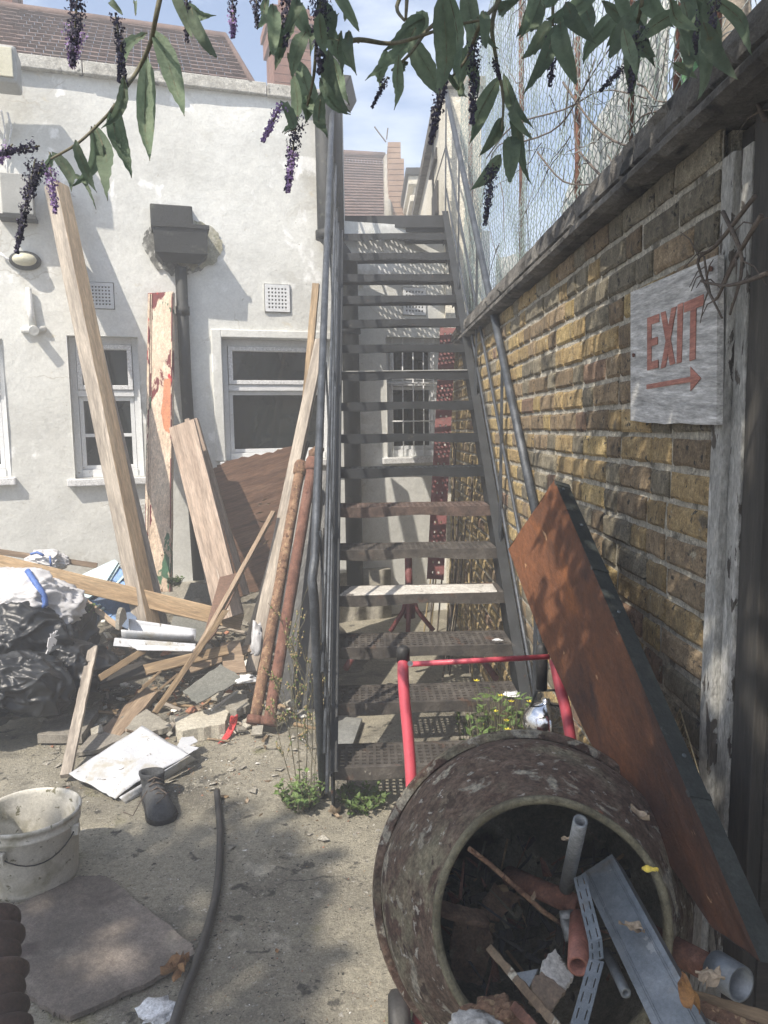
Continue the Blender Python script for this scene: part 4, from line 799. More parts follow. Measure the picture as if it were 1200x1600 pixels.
for i in range(420):
    px, py = rr.uniform(150, 480), rr.gauss(1060, 38); p = AZ(px, py, .06); h = heap(p.x, p.y)
    if p.y > 4.9: continue
    c = V((p.x, p.y, h + rr.uniform(.0, .05))); d = V((rr.uniform(-1, 1), rr.uniform(-1, 1), rr.uniform(-.35, .35))).normalized()
    if rr.random() < .55:
        l_ = rr.uniform(.03, .16); w2 = rr.uniform(.003, .012); M = axisM(c - d * l_ / 2, c + d * l_ / 2, V((rr.uniform(-.5, .5), -.5, 1))); mb.box((0, -w2, -w2 * .6), (l_, w2, w2 * .6), M, rr.choice((0, 0, 1, 2)))
    else:
        l_ = rr.uniform(.015, .06); M = axisM(c - d * l_ / 2, c + d * l_ / 2, V((rr.uniform(-.6, .6), -.5, 1))); mb.box((0, -l_ * rr.uniform(.3, .6), -l_ * .12), (l_, l_ * rr.uniform(.3, .6), l_ * .12), M, rr.choice((3, 3, 4, 5, 6)))
mb.build('heap_debris', [w_rot, w_brown, w_grey, conc, mortar, cm[1], cm[2]], kind='stuff')
rk = [conc, cm[1], w_rot, cm[2], mortar]
for i, (px, py, s, z, mi, lab) in enumerate(((255, 1045, .045, .12, 0, 'grey rubble lump below the splintered stick'), (300, 1085, .05, .05, 4, 'pale rubble lump above the flat concrete slab'), (345, 1090, .05, .06, 0, 'flat rubble stone beside the foot of the rusty pipes'), (195, 1070, .03, .07, 1, 'small white rubble lump near the dark plank'), (375, 1085, .05, .05, 4, 'crumbly mortar lump beside the left rusty pipe'), (300, 1110, .03, .03, 3, 'terracotta fragment above the concrete slab'), (455, 1100, .05, .02, 4, 'mortar lump right of the rusty pipes'), (185, 1020, .04, .2, 2, 'rotten wood lump below the white trough'))):
    blob('rubble_lump', AZ(px, py, z), (s, s * .8, s * .55), rk[mi], 3, .5, 1.8, .2, 3, lab, 'rubble', seed=i, flat=-s * .4)
# long boards lying across the heap
def pl3(name, a, b, wd, th, mt_, label, cat='plank', facing=None, **kw): return board(name, AY(*a), AY(*b), wd, th, mt_, label, cat, facing=facing, **kw)
pl3('long_beam', (-40, 872, 4.25), (378, 972, 4.62), .105, .05, w_new, 'long new pine beam lying across the rubbish heap', 'beam', facing=V((0, -1, .35)), bevel=.004)
pl3('thin_batten', (-30, 858, 4.7), (152, 884, 4.85), .035, .03, w_brown, 'thin brown batten along the wall above the white sack', 'batten', facing=V((0, -1, .3)))
# blue and pale crate
cr_ = root('broken_crate', AY(175, 970, 4.5), 'broken pale and blue plastic crate behind the pine beam', 'crate')
cor = dict(a=AY(120, 905, 4.75), b=AY(182, 877, 4.85), c=AY(212, 900, 4.72), d=AY(160, 925, 4.6))
lo = {k: v for k, v in dict(a=AY(100, 932, 4.6), b=AY(220, 900, 4.75), c=AY(215, 975, 4.5), d=AY(150, 945, 4.45)).items()}
def strip3(p, q, w1, th, mt_, nm, par, facing=V((-.3, -1, .6))): return board(nm, p, q, w1, th, mt_, facing=facing, parent=par)
def onpl(px, py, p0, n_): r_ = ray(px, py); return CAMP + r_ * ((p0 - CAMP).dot(n_) / r_.dot(n_))
cp0, cn0 = AY(165, 940, 4.52), V((-.15, -1, .75)).normalized()
slab('lid', [onpl(x, y, cp0, cn0) + cn0 * .03 for x, y in ((128, 902), (182, 877), (188, 882), (160, 926), (122, 950), (96, 940))], .02, blue_pale, parent=cr_)
slab('side', [onpl(x, y, cp0, cn0) for x, y in ((160, 905), (186, 884), (204, 903), (214, 970), (203, 985), (130, 950))], .02, mat('deep_blue_plastic', [(.02, .06, .14), (.035, .10, .22)], 6, .5), parent=cr_)
for pp in (((168, 901), (186, 887), (199, 897), (181, 910)), ((130, 946), (142, 936), (157, 946), (144, 956)), ((157, 960), (164, 953), (176, 960), (168, 969)), ((170, 968), (176, 962), (187, 969), (178, 978)), ((176, 915), (188, 905), (200, 913), (190, 922))):
    slab('blue_pane', [onpl(a, b_, cp0, cn0) + cn0 * .004 for a, b_ in pp], .004, blue_pl, parent=cr_)
for (a, b_) in (((160, 926), (188, 884)), ((182, 914), (201, 897)), ((122, 940), (136, 930)), ((143, 958), (158, 945)), ((150, 962), (164, 950))): strip3(onpl(*a, cp0, cn0) + cn0 * .01, onpl(*b_, cp0, cn0) + cn0 * .01, .016, .012, blue_pale, 'rail', cr_)
# white rubble sacks
def sack(nm, c, rad, mt_, lab, sd, **kw):
    return bag(nm, c, rad, mt_, lab, sd, cat='sack', folds=1.25)
s1 = sack('rubble_sack', AY(14, 955, 4.10), (.38, .27, .23), sack_w, 'white woven rubble sack with blue seam on top of black bin bags', 2)
def on(px, py, o, y0=3.3, y1=5.2):
    """first hit of the ray with object o (mesh in its own frame)"""
    Mi = WM[o.name].inverted(); a = Mi @ CAMP; d = (Mi.to_3x3() @ ray(px, py)).normalized()
    r = o.ray_cast(a, d)
    return WM[o.name] @ r[1] if r[0] else None
bpy.context.view_layer.update()
pts = [on(px, py, s1) for px, py in ((44, 893), (50, 902), (57, 912), (64, 922), (70, 933), (72, 945), (66, 952))]; pts = [p + V((0, -.008, .004)) for p in pts if p]
if len(pts) > 2:
    mb = MB(); mb.tube(pts, [.016] * (len(pts) - 1) + [.006], 8, wob=.4); mb.build('seam', blue_trim, s1)
s2 = sack('rubble_sack', AY(72, 878, 4.75), (.13, .10, .07), sack_w, 'small white sack showing between the two long boards', 6)
mb = MB(); mb.tube([AY(48, 866, 4.63), AY(58, 863, 4.63), AY(68, 868, 4.62)], .009, 6); mb.tube([AY(78, 869, 4.62), AY(80, 885, 4.62)], .006, 6); mb.build('seam', blue_trim, s2)
# black bin bags: creased sheets over lumps
for i, (c, rad, lab) in enumerate((((20, 1010, 3.95), (.33, .25, .22), 'big shiny black bin bag under the white woven sack'), ((100, 992, 4.2), (.19, .18, .21), 'black bin bag bulging behind the short grey batten'), ((40, 1072, 3.62), (.22, .17, .17), 'slumped black bin bag with deep folds at the front of the heap'), ((100, 1048, 3.95), (.26, .22, .15), 'low crumpled black plastic between the bags and the batten'), ((-40, 1090, 3.55), (.25, .2, .15), 'black bin bag cut by the left edge of the picture'))):
    bag('bin_bag', AY(*c), rad, black_pl, lab, 10 + i * 3, folds=1.3)
slab('pale_rag', [AY(70, 1022, 3.66), AY(78, 990, 3.68), AY(88, 985, 3.7), (AY(90, 1002, 3.68)), AY(82, 1012, 3.66)], .01, MATS['woven_white_sack'], 'torn white scrap caught in the folds of the black bags', 'scrap', rag=.012)
for (px, py, y, s, lab, sd) in ((130, 965, 4.2, .07, 'small ivy like weed growing out between the bags and the crate', 31), (275, 915, 4.8, .05, 'tuft of green behind the pine beam at the wall base', 32), (8, 1118, 3.5, .06, 'little weed at the left edge below the black bags', 33)):
    weed('heap_weed', AY(px, py, y), s, s * 1.2, 26, .03, leaf_y, lab, sd=sd)
# white trough / broken plastic casing
tr = root('white_trough', AY(245, 1005, 4.05), 'white half round plastic trough lying on the heap by the joist foot', 'trough')
a, b = AY(196, 990, 4.10), AY(305, 1002, 4.15); ax = (b - a).normalized(); sd0 = V((0, 0, 1)).cross(ax).normalized()
mb = MB(); mb.grid(lambda s, t: a + ax * ((b - a).length * s) + sd0 * (.115 * (1 - .45 * s) * math.cos(math.pi * (1.02 - t * 1.04))) - V((0, 0, 1)) * (.085 * (1 - .5 * s) * math.sin(math.pi * t)) + V((0, 0, .055)), 12, 16); mb.build('shell', plastic_w, tr, solid=.006)
mb = MB(); c = a + V((0, 0, .055)); pts = [c + sd0 * (.115 * math.cos(math.pi * (1 - t / 10))) + V((-.01, 0, .09 * math.sin(math.pi * t / 10))) for t in range(11)]; mb.add(pts + [p - ax * .02 for p in pts], [tuple(range(11)), tuple(reversed(range(11, 22)))] + [(i, i + 1, i + 12, i + 11) for i in range(10)]); mb.build('end_plate', conc, tr)
board('front_lip', AY(178, 1003, 3.98), AY(305, 1012, 4.02), .045, .006, plastic_w, parent=tr, facing=V((0, -1, .5)))
slab('white_casing_strip', [AY(200, 1006, 3.95), AY(308, 1010, 4.0), AY(300, 1017, 3.96), AY(215, 1016, 3.92)], .006, plastic_w, 'thin white strip lying under the trough', 'strip', rag=.002)
# dark log / sheet under it and heap sticks
pl3('dark_board', (155, 1062, 3.85), (330, 1018, 4.15), .10, .03, w_dark, 'dark broad board under the white trough', facing=V((0, -.5, 1)), rag0=.02, rag1=.02)
pl3('rotten_stick', (158, 1058, 3.78), (222, 1018, 3.95), .035, .03, w_rot, 'short rotten brown stick crossing below the trough', 'stick', rag0=.02, rag1=.02)
pl3('short_batten', (103, 1212, 3.12), (146, 1012, 3.95), .048, .022, w_grey, 'narrow grey batten lying from the black bags to the ground', 'batten', facing=V((0, -.4, 1)))
pl3('brown_strip', (135, 940, 4.3), (188, 982, 4.15), .03, .02, w_brown, 'short brown strip pointing at the trough from the crate', 'strip')
pl3('rough_plank', (232, 1046, 3.85), (356, 1015, 4.0), .055, .025, w_rot, 'rough split plank lying level across the middle of the heap', facing=V((0, -1, .6)), rag0=.03)
pl3('rough_plank', (300, 1045, 4.02), (392, 1012, 4.2), .045, .02, w_brown, 'brown plank end sticking out behind the rough split plank', facing=V((0, -1, .6)), rag0=.02)
pl3('long_stick', (306, 1020, 3.92), (428, 800, 4.6), .030, .022, w_brown, 'long thin stick leaning diagonally across the brown boards', 'stick', facing=V((-.5, -1, .3)))
pl3('splintered_stick', (248, 1105, 3.55), (350, 958, 4.1), .030, .025, w_rot, 'splintered yellowish stick below the long thin stick', 'stick', rag0=.04, rag1=.04)
o = slab('brown_board', [AY(344, 902, 4.5), AY(381, 889, 4.55), AY(338, 992, 4.15), AY(310, 1015, 4.0)], .018, mat('brown_laminate', [(.13, .075, .05), (.19, .115, .08)], 3, .6, bump=.15), 'brown laminated board standing on edge in the heap', 'board', rag=.002)
slab('grey_slate', [FA(298, 910, .2), FA(330, 914, .2), FA(328, 948, .25), FA(285, 940, .25)], .015, mat('dark_grey_board', [(.13, .135, .12), (.19, .19, .17)], 4, .85), 'dark grey board propped against the wall base behind the pine beam', 'board')
slab('grey_board', [AY(272, 958, 4.5), AY(335, 975, 4.5), AY(320, 1010, 4.25), AY(262, 992, 4.3)], .012, MATS['dark_grey_board'], 'grey panel lying in shadow between joist foot and brown board', 'panel')
slab('bent_sheet', [AY(285, 1085, 3.7), AY(345, 1040, 3.9), AY(378, 1058, 3.85), AY(372, 1062, 3.8), AY(308, 1092, 3.62)], .01, MATS['dark_grey_board'], 'dark grey bent sheet tucked under the rough plank', 'sheet', rag=.006)
slab('grey_slate', [AY(345, 1005, 4.1), AY(375, 1000, 4.15), AY(385, 1050, 3.95), AY(350, 1052, 3.9)], .012, w_brown, 'small brown board end standing below the pine beam end', 'board')
for i, (x, y) in enumerate(((238, 1058), (265, 1062), (230, 1068))):
    pl3('wood_shard', (x - 14, y + 14, 3.7), (x + 12, y - 8, 3.8), .012, .008, w_rot, ('pale shard on top of the broken end', 'pale shard to the right of the splintered stick', 'pale shard to the left of the splintered stick')[i], 'shard', rag0=.01, rag1=.01)
# plaster rags beside the pipes
crumple('plaster_rag', AY(402, 1010, 4.0), .075, MATS['woven_white_sack'], 'crumpled white plastic sheet wedged behind the rusty pipes', 'sheet', 51, sq=(.5, .7, 1.9))
crumple('plaster_rag', AY(380, 1062, 3.85), .07, MATS['crumpled_paper'], 'crumbled white plaster at the foot of the leaning planks', 'plaster', 52, sq=(1.3, .8, .35))
crumple('plaster_rag', AY(478, 870, 4.6), .06, MATS['crumpled_paper'], 'white torn lining hanging between the rusty pipes and the handrail', 'lining', 53, sq=(.4, .6, 3.2))
pl3('thin_tube', (330, 1110, 3.5), (372, 1080, 3.75), .012, .010, grey_metal, 'thin grey tube pointing at the rusty pipes', 'tube')
# slabs and boards on the ground
def gpoly(name, pts, z, th, mt_, lab, cat, **kw): return slab(name, [AZ(x, y, z if not isinstance(z, list) else z[i]) for i, (x, y) in enumerate(pts)], th, mt_, lab, cat, up=V((0, 0, 1)), **kw)
stone = mat('grey_paving', [(.20, .185, .16), (.29, .27, .235)], 7, .9, bump=.5, bscale=80, patches=[((.14, .13, .11), 6, .6, .1)])
gpoly('paving_piece', [(50, 1112), (125, 1072), (162, 1085), (140, 1104), (75, 1124)], .075, .035, stone, 'upper grey paving piece in front of the black bags', 'slab', rag=.005)
gpoly('paving_piece', [(58, 1148), (72, 1114), (120, 1108), (155, 1092), (160, 1098), (128, 1148)], .06, .045, stone, 'lower thick grey paving piece in front of the black bags', 'slab', rag=.003)
gpoly('paving_piece', [(90, 1074), (130, 1062), (150, 1064), (148, 1074), (95, 1084)], .09, .02, stone, 'small flat stone against the front of the black bags', 'slab', rag=.006)
gpoly('dark_plank', [(155, 1142), (222, 1075), (246, 1080), (188, 1150)], [.03, .10, .10, .03], .03, w_brown, 'dark weathered plank sloping up behind the white sheet', 'plank', rag=.003)
gpoly('paving_piece', [(118, 1176), (140, 1150), (160, 1138), (208, 1136), (200, 1150), (150, 1172)], .03, .02, stone, 'flat brown grey slab tucked behind the white sheet', 'slab', rag=.005)
gpoly('paving_piece', [(195, 1138), (225, 1104), (262, 1128), (268, 1134), (225, 1146)], .06, .03, conc, 'broken concrete slab between dark plank and pale block', 'slab', rag=.006)
gpoly('concrete_block', [(272, 1122), (350, 1102), (358, 1112), (352, 1130), (285, 1142), (276, 1138)], .07, .07, mat('pale_block', [(.42, .39, .32), (.52, .49, .41)], 8, .9, bump=.5, bscale=60), 'pale concrete block lying left of the red strap', 'block', rag=.004)
gpoly('flat_stone', [(343, 1100), (350, 1082), (385, 1084), (390, 1100), (370, 1110)], .09, .04, conc, 'rounded flat stone above the pale concrete block', 'stone', rag=.006)
# white sheet: bent panel
mb = MB(); c0 = [AZ(108, 1212, .05), AZ(225, 1135, .12), AZ(306, 1150, .09), AZ(282, 1186, .06), AZ(178, 1248, .02)]
def ws(s, t):
    a = AZ(108, 1210, .055).lerp(AZ(222, 1135, .12), s); b = AZ(180, 1249, .015).lerp(AZ(295, 1176, .075), s); p = a.lerp(b, t)
    return p + V((0, 0, .012 * math.sin(s * 5) * t + .010 * noise.noise(V((s * 3, t * 3, 2))) + (.01 * noise.noise(V((s * 14, t * 14, 2))) if t > .8 else 0)))
mb.grid(ws, 26, 16)
wsh = mb.build('white_sheet', plastic_w, label='large bent white plastic sheet lying on the ground by the boot', cat='sheet', solid=.006)
mb = MB(); mb.grid(lambda s, t: AZ(186, 1246, .03).lerp(AZ(296, 1180, .085), s).lerp(AZ(196, 1256, .0).lerp(AZ(306, 1186, .03), s), t), 20, 3); mb.build('folded_edge', plastic_w, wsh, solid=.004)
gpoly('torn_flap', [(283, 1152), (303, 1150), (309, 1158), (296, 1164), (311, 1168), (288, 1182), (276, 1166)], .07, .004, plastic_w, None, None, parent=wsh, rag=.003)
# red strap
mb = MB(); pts = [AZ(366, 1118, .10), AZ(364, 1132, .05), AZ(358, 1146, .02), AZ(347, 1160, .008)]
mb.grid(lambda s, t: (lambda i, f: pts[i].lerp(pts[i + 1], f))(min(2, int(t * 3)), t * 3 - min(2, int(t * 3))) + V(((s - .5) * .035, (s - .5) * .02, .004 * math.sin(s * 9 + t * 11))), 6, 14); mb.build('red_strap', strap_red, label='crumpled red plastic strap on the ground at the pipe feet', cat='strap', solid=.003)
# boot ----------------------------------------------------
bt = root('old_boot', AZ(245, 1283), 'single dusty black work boot with laces on the concrete', 'boot')
c = AZ(246, 1262); fwdb = (AZ(258, 1288) - AZ(232, 1225)).normalized(); sdb = V((0, 0, 1)).cross(fwdb)
mb = MB(); secs = [(-.135, .030, .0, .05), (-.125, .040, .0, .075), (-.09, .045, .0, .10), (-.05, .046, .0, .105), (-.01, .047, .0, .095), (.03, .050, .0, .080), (.07, .055, .0, .070), (.105, .055, .0, .066), (.13, .046, .0, .055), (.15, .030, .0, .036), (.157, .01, .008, .02)]
n = 18; vs = []
for i, (d, hw, z0, z1) in enumerate(secs):
    for k in range(n):
        an = 2 * math.pi * k / n; x = math.cos(an); z = math.sin(an); zz = z0 + .02 + (z1 - .02 - z0) * max(0, z) if z > 0 else z0 + .02 + z * .014
        p = c + fwdb * d + sdb * (hw * math.copysign(abs(x) ** .75, x)) + V((0, 0, zz)); vs.append(p + V((0, 0, 1)) * .004 * noise.noise(p * 30))
fs = [tuple(reversed(range(n)))] + [(i * n + k, i * n + (k + 1) % n, (i + 1) * n + (k + 1) % n, (i + 1) * n + k) for i in range(len(secs) - 1) for k in range(n)] + [tuple((len(secs) - 1) * n + k for k in range(n))]
mb.add(vs, fs, 0, True); mb.build('upper', boot_m, bt)
mb = MB(); cc = c - fwdb * .075
for (z, r0_, r1_, th) in ((.11, .045, .058, .0),):
    M = Matrix((sdb, fwdb, V((0, 0, 1)))).transposed().to_4x4(); M.translation = cc
    mb.lathe([(.06, .046), (.085, .047), (.10, .049), (.112, .053), (.12, .052), (.118, .042), (.09, .034), (.05, .030), (.045, .001)], M @ Matrix.Diagonal((1, 1.15, 1, 1)) @ Matrix.Rotation(.12, 4, 'X'), 24, jit=.12)
mb.build('collar', boot_m, bt)
mb = MB()
for i, (d, hw, z0, z1) in enumerate(secs): vs = None
out = [c + fwdb * d + sdb * (hw + .005) for d, hw, _, _ in secs] + [c + fwdb * d - sdb * (hw + .005) for d, hw, _, _ in reversed(secs)]
mb.add([p + V((0, 0, .001)) for p in out] + [p + V((0, 0, .022)) for p in out], [tuple(reversed(range(len(out)))), tuple(range(len(out), 2 * len(out)))] + [(i, (i + 1) % len(out), (i + 1) % len(out) + len(out), i + len(out)) for i in range(len(out))]); mb.build('sole', rubber, bt)
mb = MB()
for i in range(5):
    d = -.035 + i * .022; z = .118 - i * .012; mb.tube([c + fwdb * d - sdb * .028 + V((0, 0, z - .014)), c + fwdb * (d + .006) + V((0, 0, z)), c + fwdb * (d + .014) + sdb * .028 + V((0, 0, z - .014))], .0028, 6)
mb.tube([c + V((0, 0, .11)) - fwdb * .03, c - sdb * .06 + V((0, 0, .05)), c - sdb * .10 + fwdb * .03 + V((0, 0, .006)), c - sdb * .13 - fwdb * .02 + V((0, 0, .006))], .0022, 5); mb.tube([c + V((0, 0, .09)), c + sdb * .03 + V((0, 0, .08)) + fwdb * .06, c + fwdb * .09 + V((0, 0, .075)), c - sdb * .02 + fwdb * .10 + V((0, 0, .068))], .0022, 5)
mb.build('lace', twig_m, bt)
# bucket --------------------------------------------------
bc = AZ(52, 1372); bc.z = 0
bk = root('bucket', bc, 'dirty white plastic bucket with wire handle standing on the concrete', 'bucket')
M = Matrix.Translation(bc) @ Matrix.Diagonal((1.04, 1, 1, 1))
mb = MB(); mb.lathe([(.002, .001), (.002, .13), (.006, .138), (.02, .141), (.20, .153), (.203, .158), (.212, .158), (.215, .154), (.232, .155), (.235, .162), (.246, .163), (.25, .159), (.246, .154), (.235, .151), (.02, .136), (.012, .130), (.012, .001)], M, 56, jit=.01); mb.build('tub', bucket_m, bk)
mb = MB(); hpts = [bc + V((.155 * math.cos(a_) * 1.05 + .0, -.158 * math.sin(a_), .205 - .075 * math.sin((a_ - .0) * 1) )) for a_ in [0.05 + i * .28 for i in range(6)]]
hpts = [bc + V((.166 * math.cos(-.15 - t * 1.55), .166 * math.sin(-.15 - t * 1.55), .19 - .055 * math.sin(t * math.pi * .9))) for t in [i / 10 for i in range(11)]]
mb.tube(hpts, .0022, 6); mb.build('handle', iron_black, bk)
mb = MB()
for q in (hpts[0], hpts[-1]): mb.box(q - V((.014, .01, .02)), q + V((.014, .01, .016)))
mb.build('lug', bucket_m, bk, bevel=.003)
mb = MB()
for i in range(3): mb.grid(lambda s, t: bc + V((1.05 * .1545 * math.cos(-1.75 - s * (.35 - .08 * i)), .1545 * math.sin(-1.75 - s * (.35 - .08 * i)), .155 - i * .010 + t * .0022)), 8, 1)
mb.build('printed_lines', iron_black, bk)
# hose ---------------------------------------------------
pts = [(339, 1236, .03), (341, 1262, .013), (344, 1300, .013), (343, 1350, .013), (337, 1400, .013), (325, 1448, .014), (308, 1500, .02), (288, 1552, .02), (272, 1600, .016), (262, 1640, .016)]
P_ = [AZ(*p) for p in pts]
def smooth(P, k=5):
    o = []
    for i in range(len(P) - 1):
        p0, p1, p2, p3 = P[max(0, i - 1)], P[i], P[i + 1], P[min(len(P) - 1, i + 2)]
        for j in range(k):
            t = j / k; o.append(.5 * ((2 * p1) + (p2 - p0) * t + (2 * p0 - 5 * p1 + 4 * p2 - p3) * t * t + (3 * p1 - p0 - 3 * p2 + p3) * t ** 3))
    return o + [P[-1]]
mb = MB(); mb.tube(smooth(P_), .0135, 14); mb.build('hose', hose_m, label='black plastic hose curving across the concrete', cat='hose')
gpoly('plywood_sheet', [(8, 1425), (60, 1398), (125, 1368), (165, 1368), (300, 1475), (306, 1484), (240, 1530), (110, 1592), (80, 1580), (18, 1530)], [.022] * 5 + [.03, .02, .015, .02, .02], .014, ply_floor, 'large dirty brown plywood sheet flat on the concrete beside the hose', 'plywood', rag=.005, n=8)
o = crumple('crumpled_paper', AZ(248, 1582), .055, paper, 'crumpled white paper left of the hose end', 'paper', 62, sq=(1.1, .9, .35))
def dryleaf(px, py, z, s, mt_, lab, n=3, sd=0, P=None, grp=None):
    rr = random.Random(sd); c = P or AZ(px, py, z); t = root('dry_leaf', c, lab, 'leaf', grp)
    for k in range(n):
        an = rr.uniform(0, 6.28); d = V((math.cos(an), math.sin(an), rr.uniform(0, .5))).normalized(); e = V((-d.y, d.x, rr.uniform(-.3, .6))).normalized(); o = c + V((rr.uniform(-1, 1), rr.uniform(-1, 1), 0)) * s * .4 + V((0, 0, .004 + k * s * .06)); mb = MB()
        cu = rr.uniform(-.5, 1.2)
        ph = rr.uniform(0, 6); mb.grid(lambda u, v: o + d * (s * (u - .5) * 2) + e * (s * .42 * math.sin(math.pi * min(1, max(0, u))) ** .8 * (v - .5) * 2) + V((0, 0, s * (1.3 * (u - .5) ** 2 * cu + 1.6 * (v - .5) ** 2 * cu * 2 + .18 * math.sin(u * 9 + ph) * (v - .4) * 2))) , 10, 4); mb.build('blade', mt_, t)
    return t
dryleaf(275, 1518, .01, .035, leaf_dry, 'curled brown dead leaves beside the plywood corner and hose', 4, 3)
dryleaf(388, 1252, .0, .02, leaf_pale, 'pale dead leaf on the concrete right of the hose top', 1, 4)
dryleaf(520, 1275, .005, .03, leaf_pale, 'pale torn scrap at the foot of the handrail post', 2, 5)
dryleaf(435, 1488, .0, .014, leaf_dry, 'small dark leaf alone on open concrete', 1, 6)
dryleaf(618, 1560, .0, .016, leaf_pale, 'tiny pale leaf above the mixer wheel', 1, 8)
# stacked clay pots at the lower left corner
cp_ = root('stacked_pots', AZ(-25, 1600), 'leaning stack of dark brown clay pots cut by the lower left corner', 'pots')
b0 = AY(10, 1660, 1.36); b1 = AY(-12, 1425, 1.62); d = (b1 - b0).normalized(); r_ = .058
M0 = d.to_track_quat('Z', 'Y').to_matrix().to_4x4(); k = 8; Ln = (b1 - b0).length
for i in range(k):
    M = M0.copy(); M.translation = b0 + d * (Ln * i / k - .02); h = Ln / k * 1.15
    mb = MB(); g_ = R.uniform(.93, 1.06); M = M @ Matrix.Rotation(R.uniform(-.12, .12), 4, 'X') @ Matrix.Rotation(R.uniform(-.12, .12), 4, 'Y'); mb.lathe([(-.02, r_ * .72), (h * .45, r_ * .88 * g_), (h * .6, r_ * 1.0 * g_), (h * .8, r_ * 1.0 * g_), (h * .9, r_ * .94), (h * .88, r_ * .86), (-.02, r_ * .6)], M, 28, jit=.10); mb.build('pot', clay, cp_)
# ------------------------------------------------------------------ cement mixer
mix_ = root('cement_mixer', (.32, 1.45, 0), 'rusty cement mixer with red tube frame and drum full of scrap metal', 'cement mixer')
C0 = AD(828, 1396, 1.46); C1 = AD(862, 1444, 1.20); axd = (C1 - C0).normalized()
MD = axd.to_track_quat('Z', 'Y').to_matrix().to_4x4(); MD.translation = C0; LN = (C1 - C0).length
mb = MB(); mb.lathe([(-.30, .001), (-.30, .10), (-.285, .16), (-.22, .23), (-.12, .28), (-.02, .294)], MD, 72, jit=.015); mb.build('drum_back', drum_m, mix_)
mb = MB(); mb.lathe([(-.02, .292), (-.016, .307), (0, .312), (.014, .307), (.018, .294)], MD, 96, jit=.003); mb.build('seam_rim', drum_m, mix_)
mb = MB(); prof = [(.018, .293), (.05, .290), (.10, .280), (.16, .250), (.21, .220), (LN - .012, .190)]
mb.lathe(prof, MD, 96, jit=.018); mb.build('drum_cone', drum_m, mix_)
mb = MB(); mb.lathe([(LN - .022, .1945), (LN - .008, .1925), (LN + .001, .1935), (LN + .005, .188), (LN + .001, .182), (LN - .008, .180), (LN - .03, .184)], MD, 96, jit=.025); mb.build('mouth_lip', lip_m, mix_)
mb = MB(); mb.lathe([(LN - .03, .184), (.16, .236), (.05, .280), (-.10, .268), (-.22, .22), (-.285, .1), (-.29, .001)], MD, 72, jit=.03); mb.build('drum_lining', drum_in, mix_)
def DP(px, py, s):  # point where the view ray meets the plane at height s along the drum axis
    r = ray(px, py); q = C0 + axd * s; return CAMP + r * ((q - CAMP).dot(axd) / r.dot(axd))
slab('mixing_blade', [DP(716, 1436, .10), DP(765, 1440, .09), DP(772, 1470, .06), DP(748, 1545, .02), DP(703, 1532, .03), DP(702, 1480, .06)], .006, mat('rusty_blade', [(.10, .06, .04), (.17, .11, .075), (.24, .17, .12)], 20, .85, bump=1., patches=[((.24, .21, .14), 12, .55, .06)]), parent=mix_, rag=.002)
board('mixing_blade', DP(672, 1412, .215), DP(758, 1436, .13), .030, .012, MATS['rusty_blade'], facing=V((.1, -.3, 1)), parent=mix_)
slab('mixing_blade', [DP(772, 1378, .0), DP(815, 1400, .0), DP(780, 1440, .02), DP(742, 1428, .02)], .006, MATS['rusty_blade'], parent=mix_, rag=.003)
mb = MB(); rr = random.Random(63)
for i in range(260):
    a_ = rr.uniform(0, 6.283); q = math.sqrt(rr.random()) * .19; sx = axd.orthogonal().normalized(); sy = axd.cross(sx); c = C0 + axd * rr.uniform(-.12, .07) + sx * math.cos(a_) * q + sy * math.sin(a_) * q
    if (c - C0).dot(V((0, 0, 1))) > .06: continue
    d = V((rr.uniform(-1, 1), rr.uniform(-1, 1), rr.uniform(-1, 1))).normalized(); l_ = rr.uniform(.01, .09); w2 = rr.uniform(.001, .009) * (.4 if l_ > .05 else 1); mb.hexa([axisM(c - d * l_ / 2, c + d * l_ / 2, V((.3, -1, .8))) @ V(q_) for q_ in ((0, -w2, 0), (l_ * rr.uniform(.6, 1), -w2 * rr.uniform(.2, 1), 0), (l_, w2 * rr.uniform(.2, 1), 0), (l_ * rr.uniform(0, .3), w2, 0), (0, -w2, -w2 * .5), (l_ * .8, -w2 * .6, -w2 * .5), (l_, w2 * .6, -w2 * .5), (0, w2, -w2 * .5))], rr.randrange(6)) if True else mb.box((0, -w2, -w2 * .4), (l_, w2, w2 * .4), axisM(c - d * l_ / 2, c + d * l_ / 2, V((rr.uniform(-1, 1), rr.uniform(-1, 1), rr.uniform(-1, 1)))), rr.randrange(6))
mb.build('scrap_bits', [rust_red, w_dark, w_dark, drum_in, w_rot, black_metal], mix_, kind='stuff')
# frame
def tubeobj(nm, pts, r, mt_, par, **kw): mb = MB(); mb.tube(pts, r, 16); return mb.build(nm, mt_, par, **kw)
t0, t1 = AY(630, 1026, 1.98), AY(643, 1228, 1.86); tb = AZ(640, 1575, .08); tb = V((t1.x + .0, 1.70, .12))
tubeobj('frame_tube', smooth([t0, t0.lerp(t1, .25) + V((-.004, 0, 0)), t1, tb]), .0155, red_paint, mix_)
h0, h1 = AY(866, 1030, 2.02), AY(893, 1165, 1.93); tb2 = V((h1.x + .02, 1.74, .12))
tubeobj('frame_tube', smooth([h0, h0.lerp(h1, .3), h1, tb2]), .0155, red_paint, mix_)
tubeobj('cross_bar', [AY(640, 1038, 1.965), AY(858, 1026, 2.0)], .0075, red_paint, mix_)
mb = MB(); mb.tube([t0 - V((0, 0, .015)), t0 + V((0, 0, .022)), t0 + V((0, 0, .03))], [.0185, .018, .010], 16); mb.build('rubber_cap', rubber, mix_)
mb = MB(); hx = AY(847, 1010, 2.1); mb.tube([hx + V((0, 0, -.13)), hx, hx + V((0, 0, .008))], [.016, .017, .010], 14); mb.build('rubber_cap', rubber, mix_)
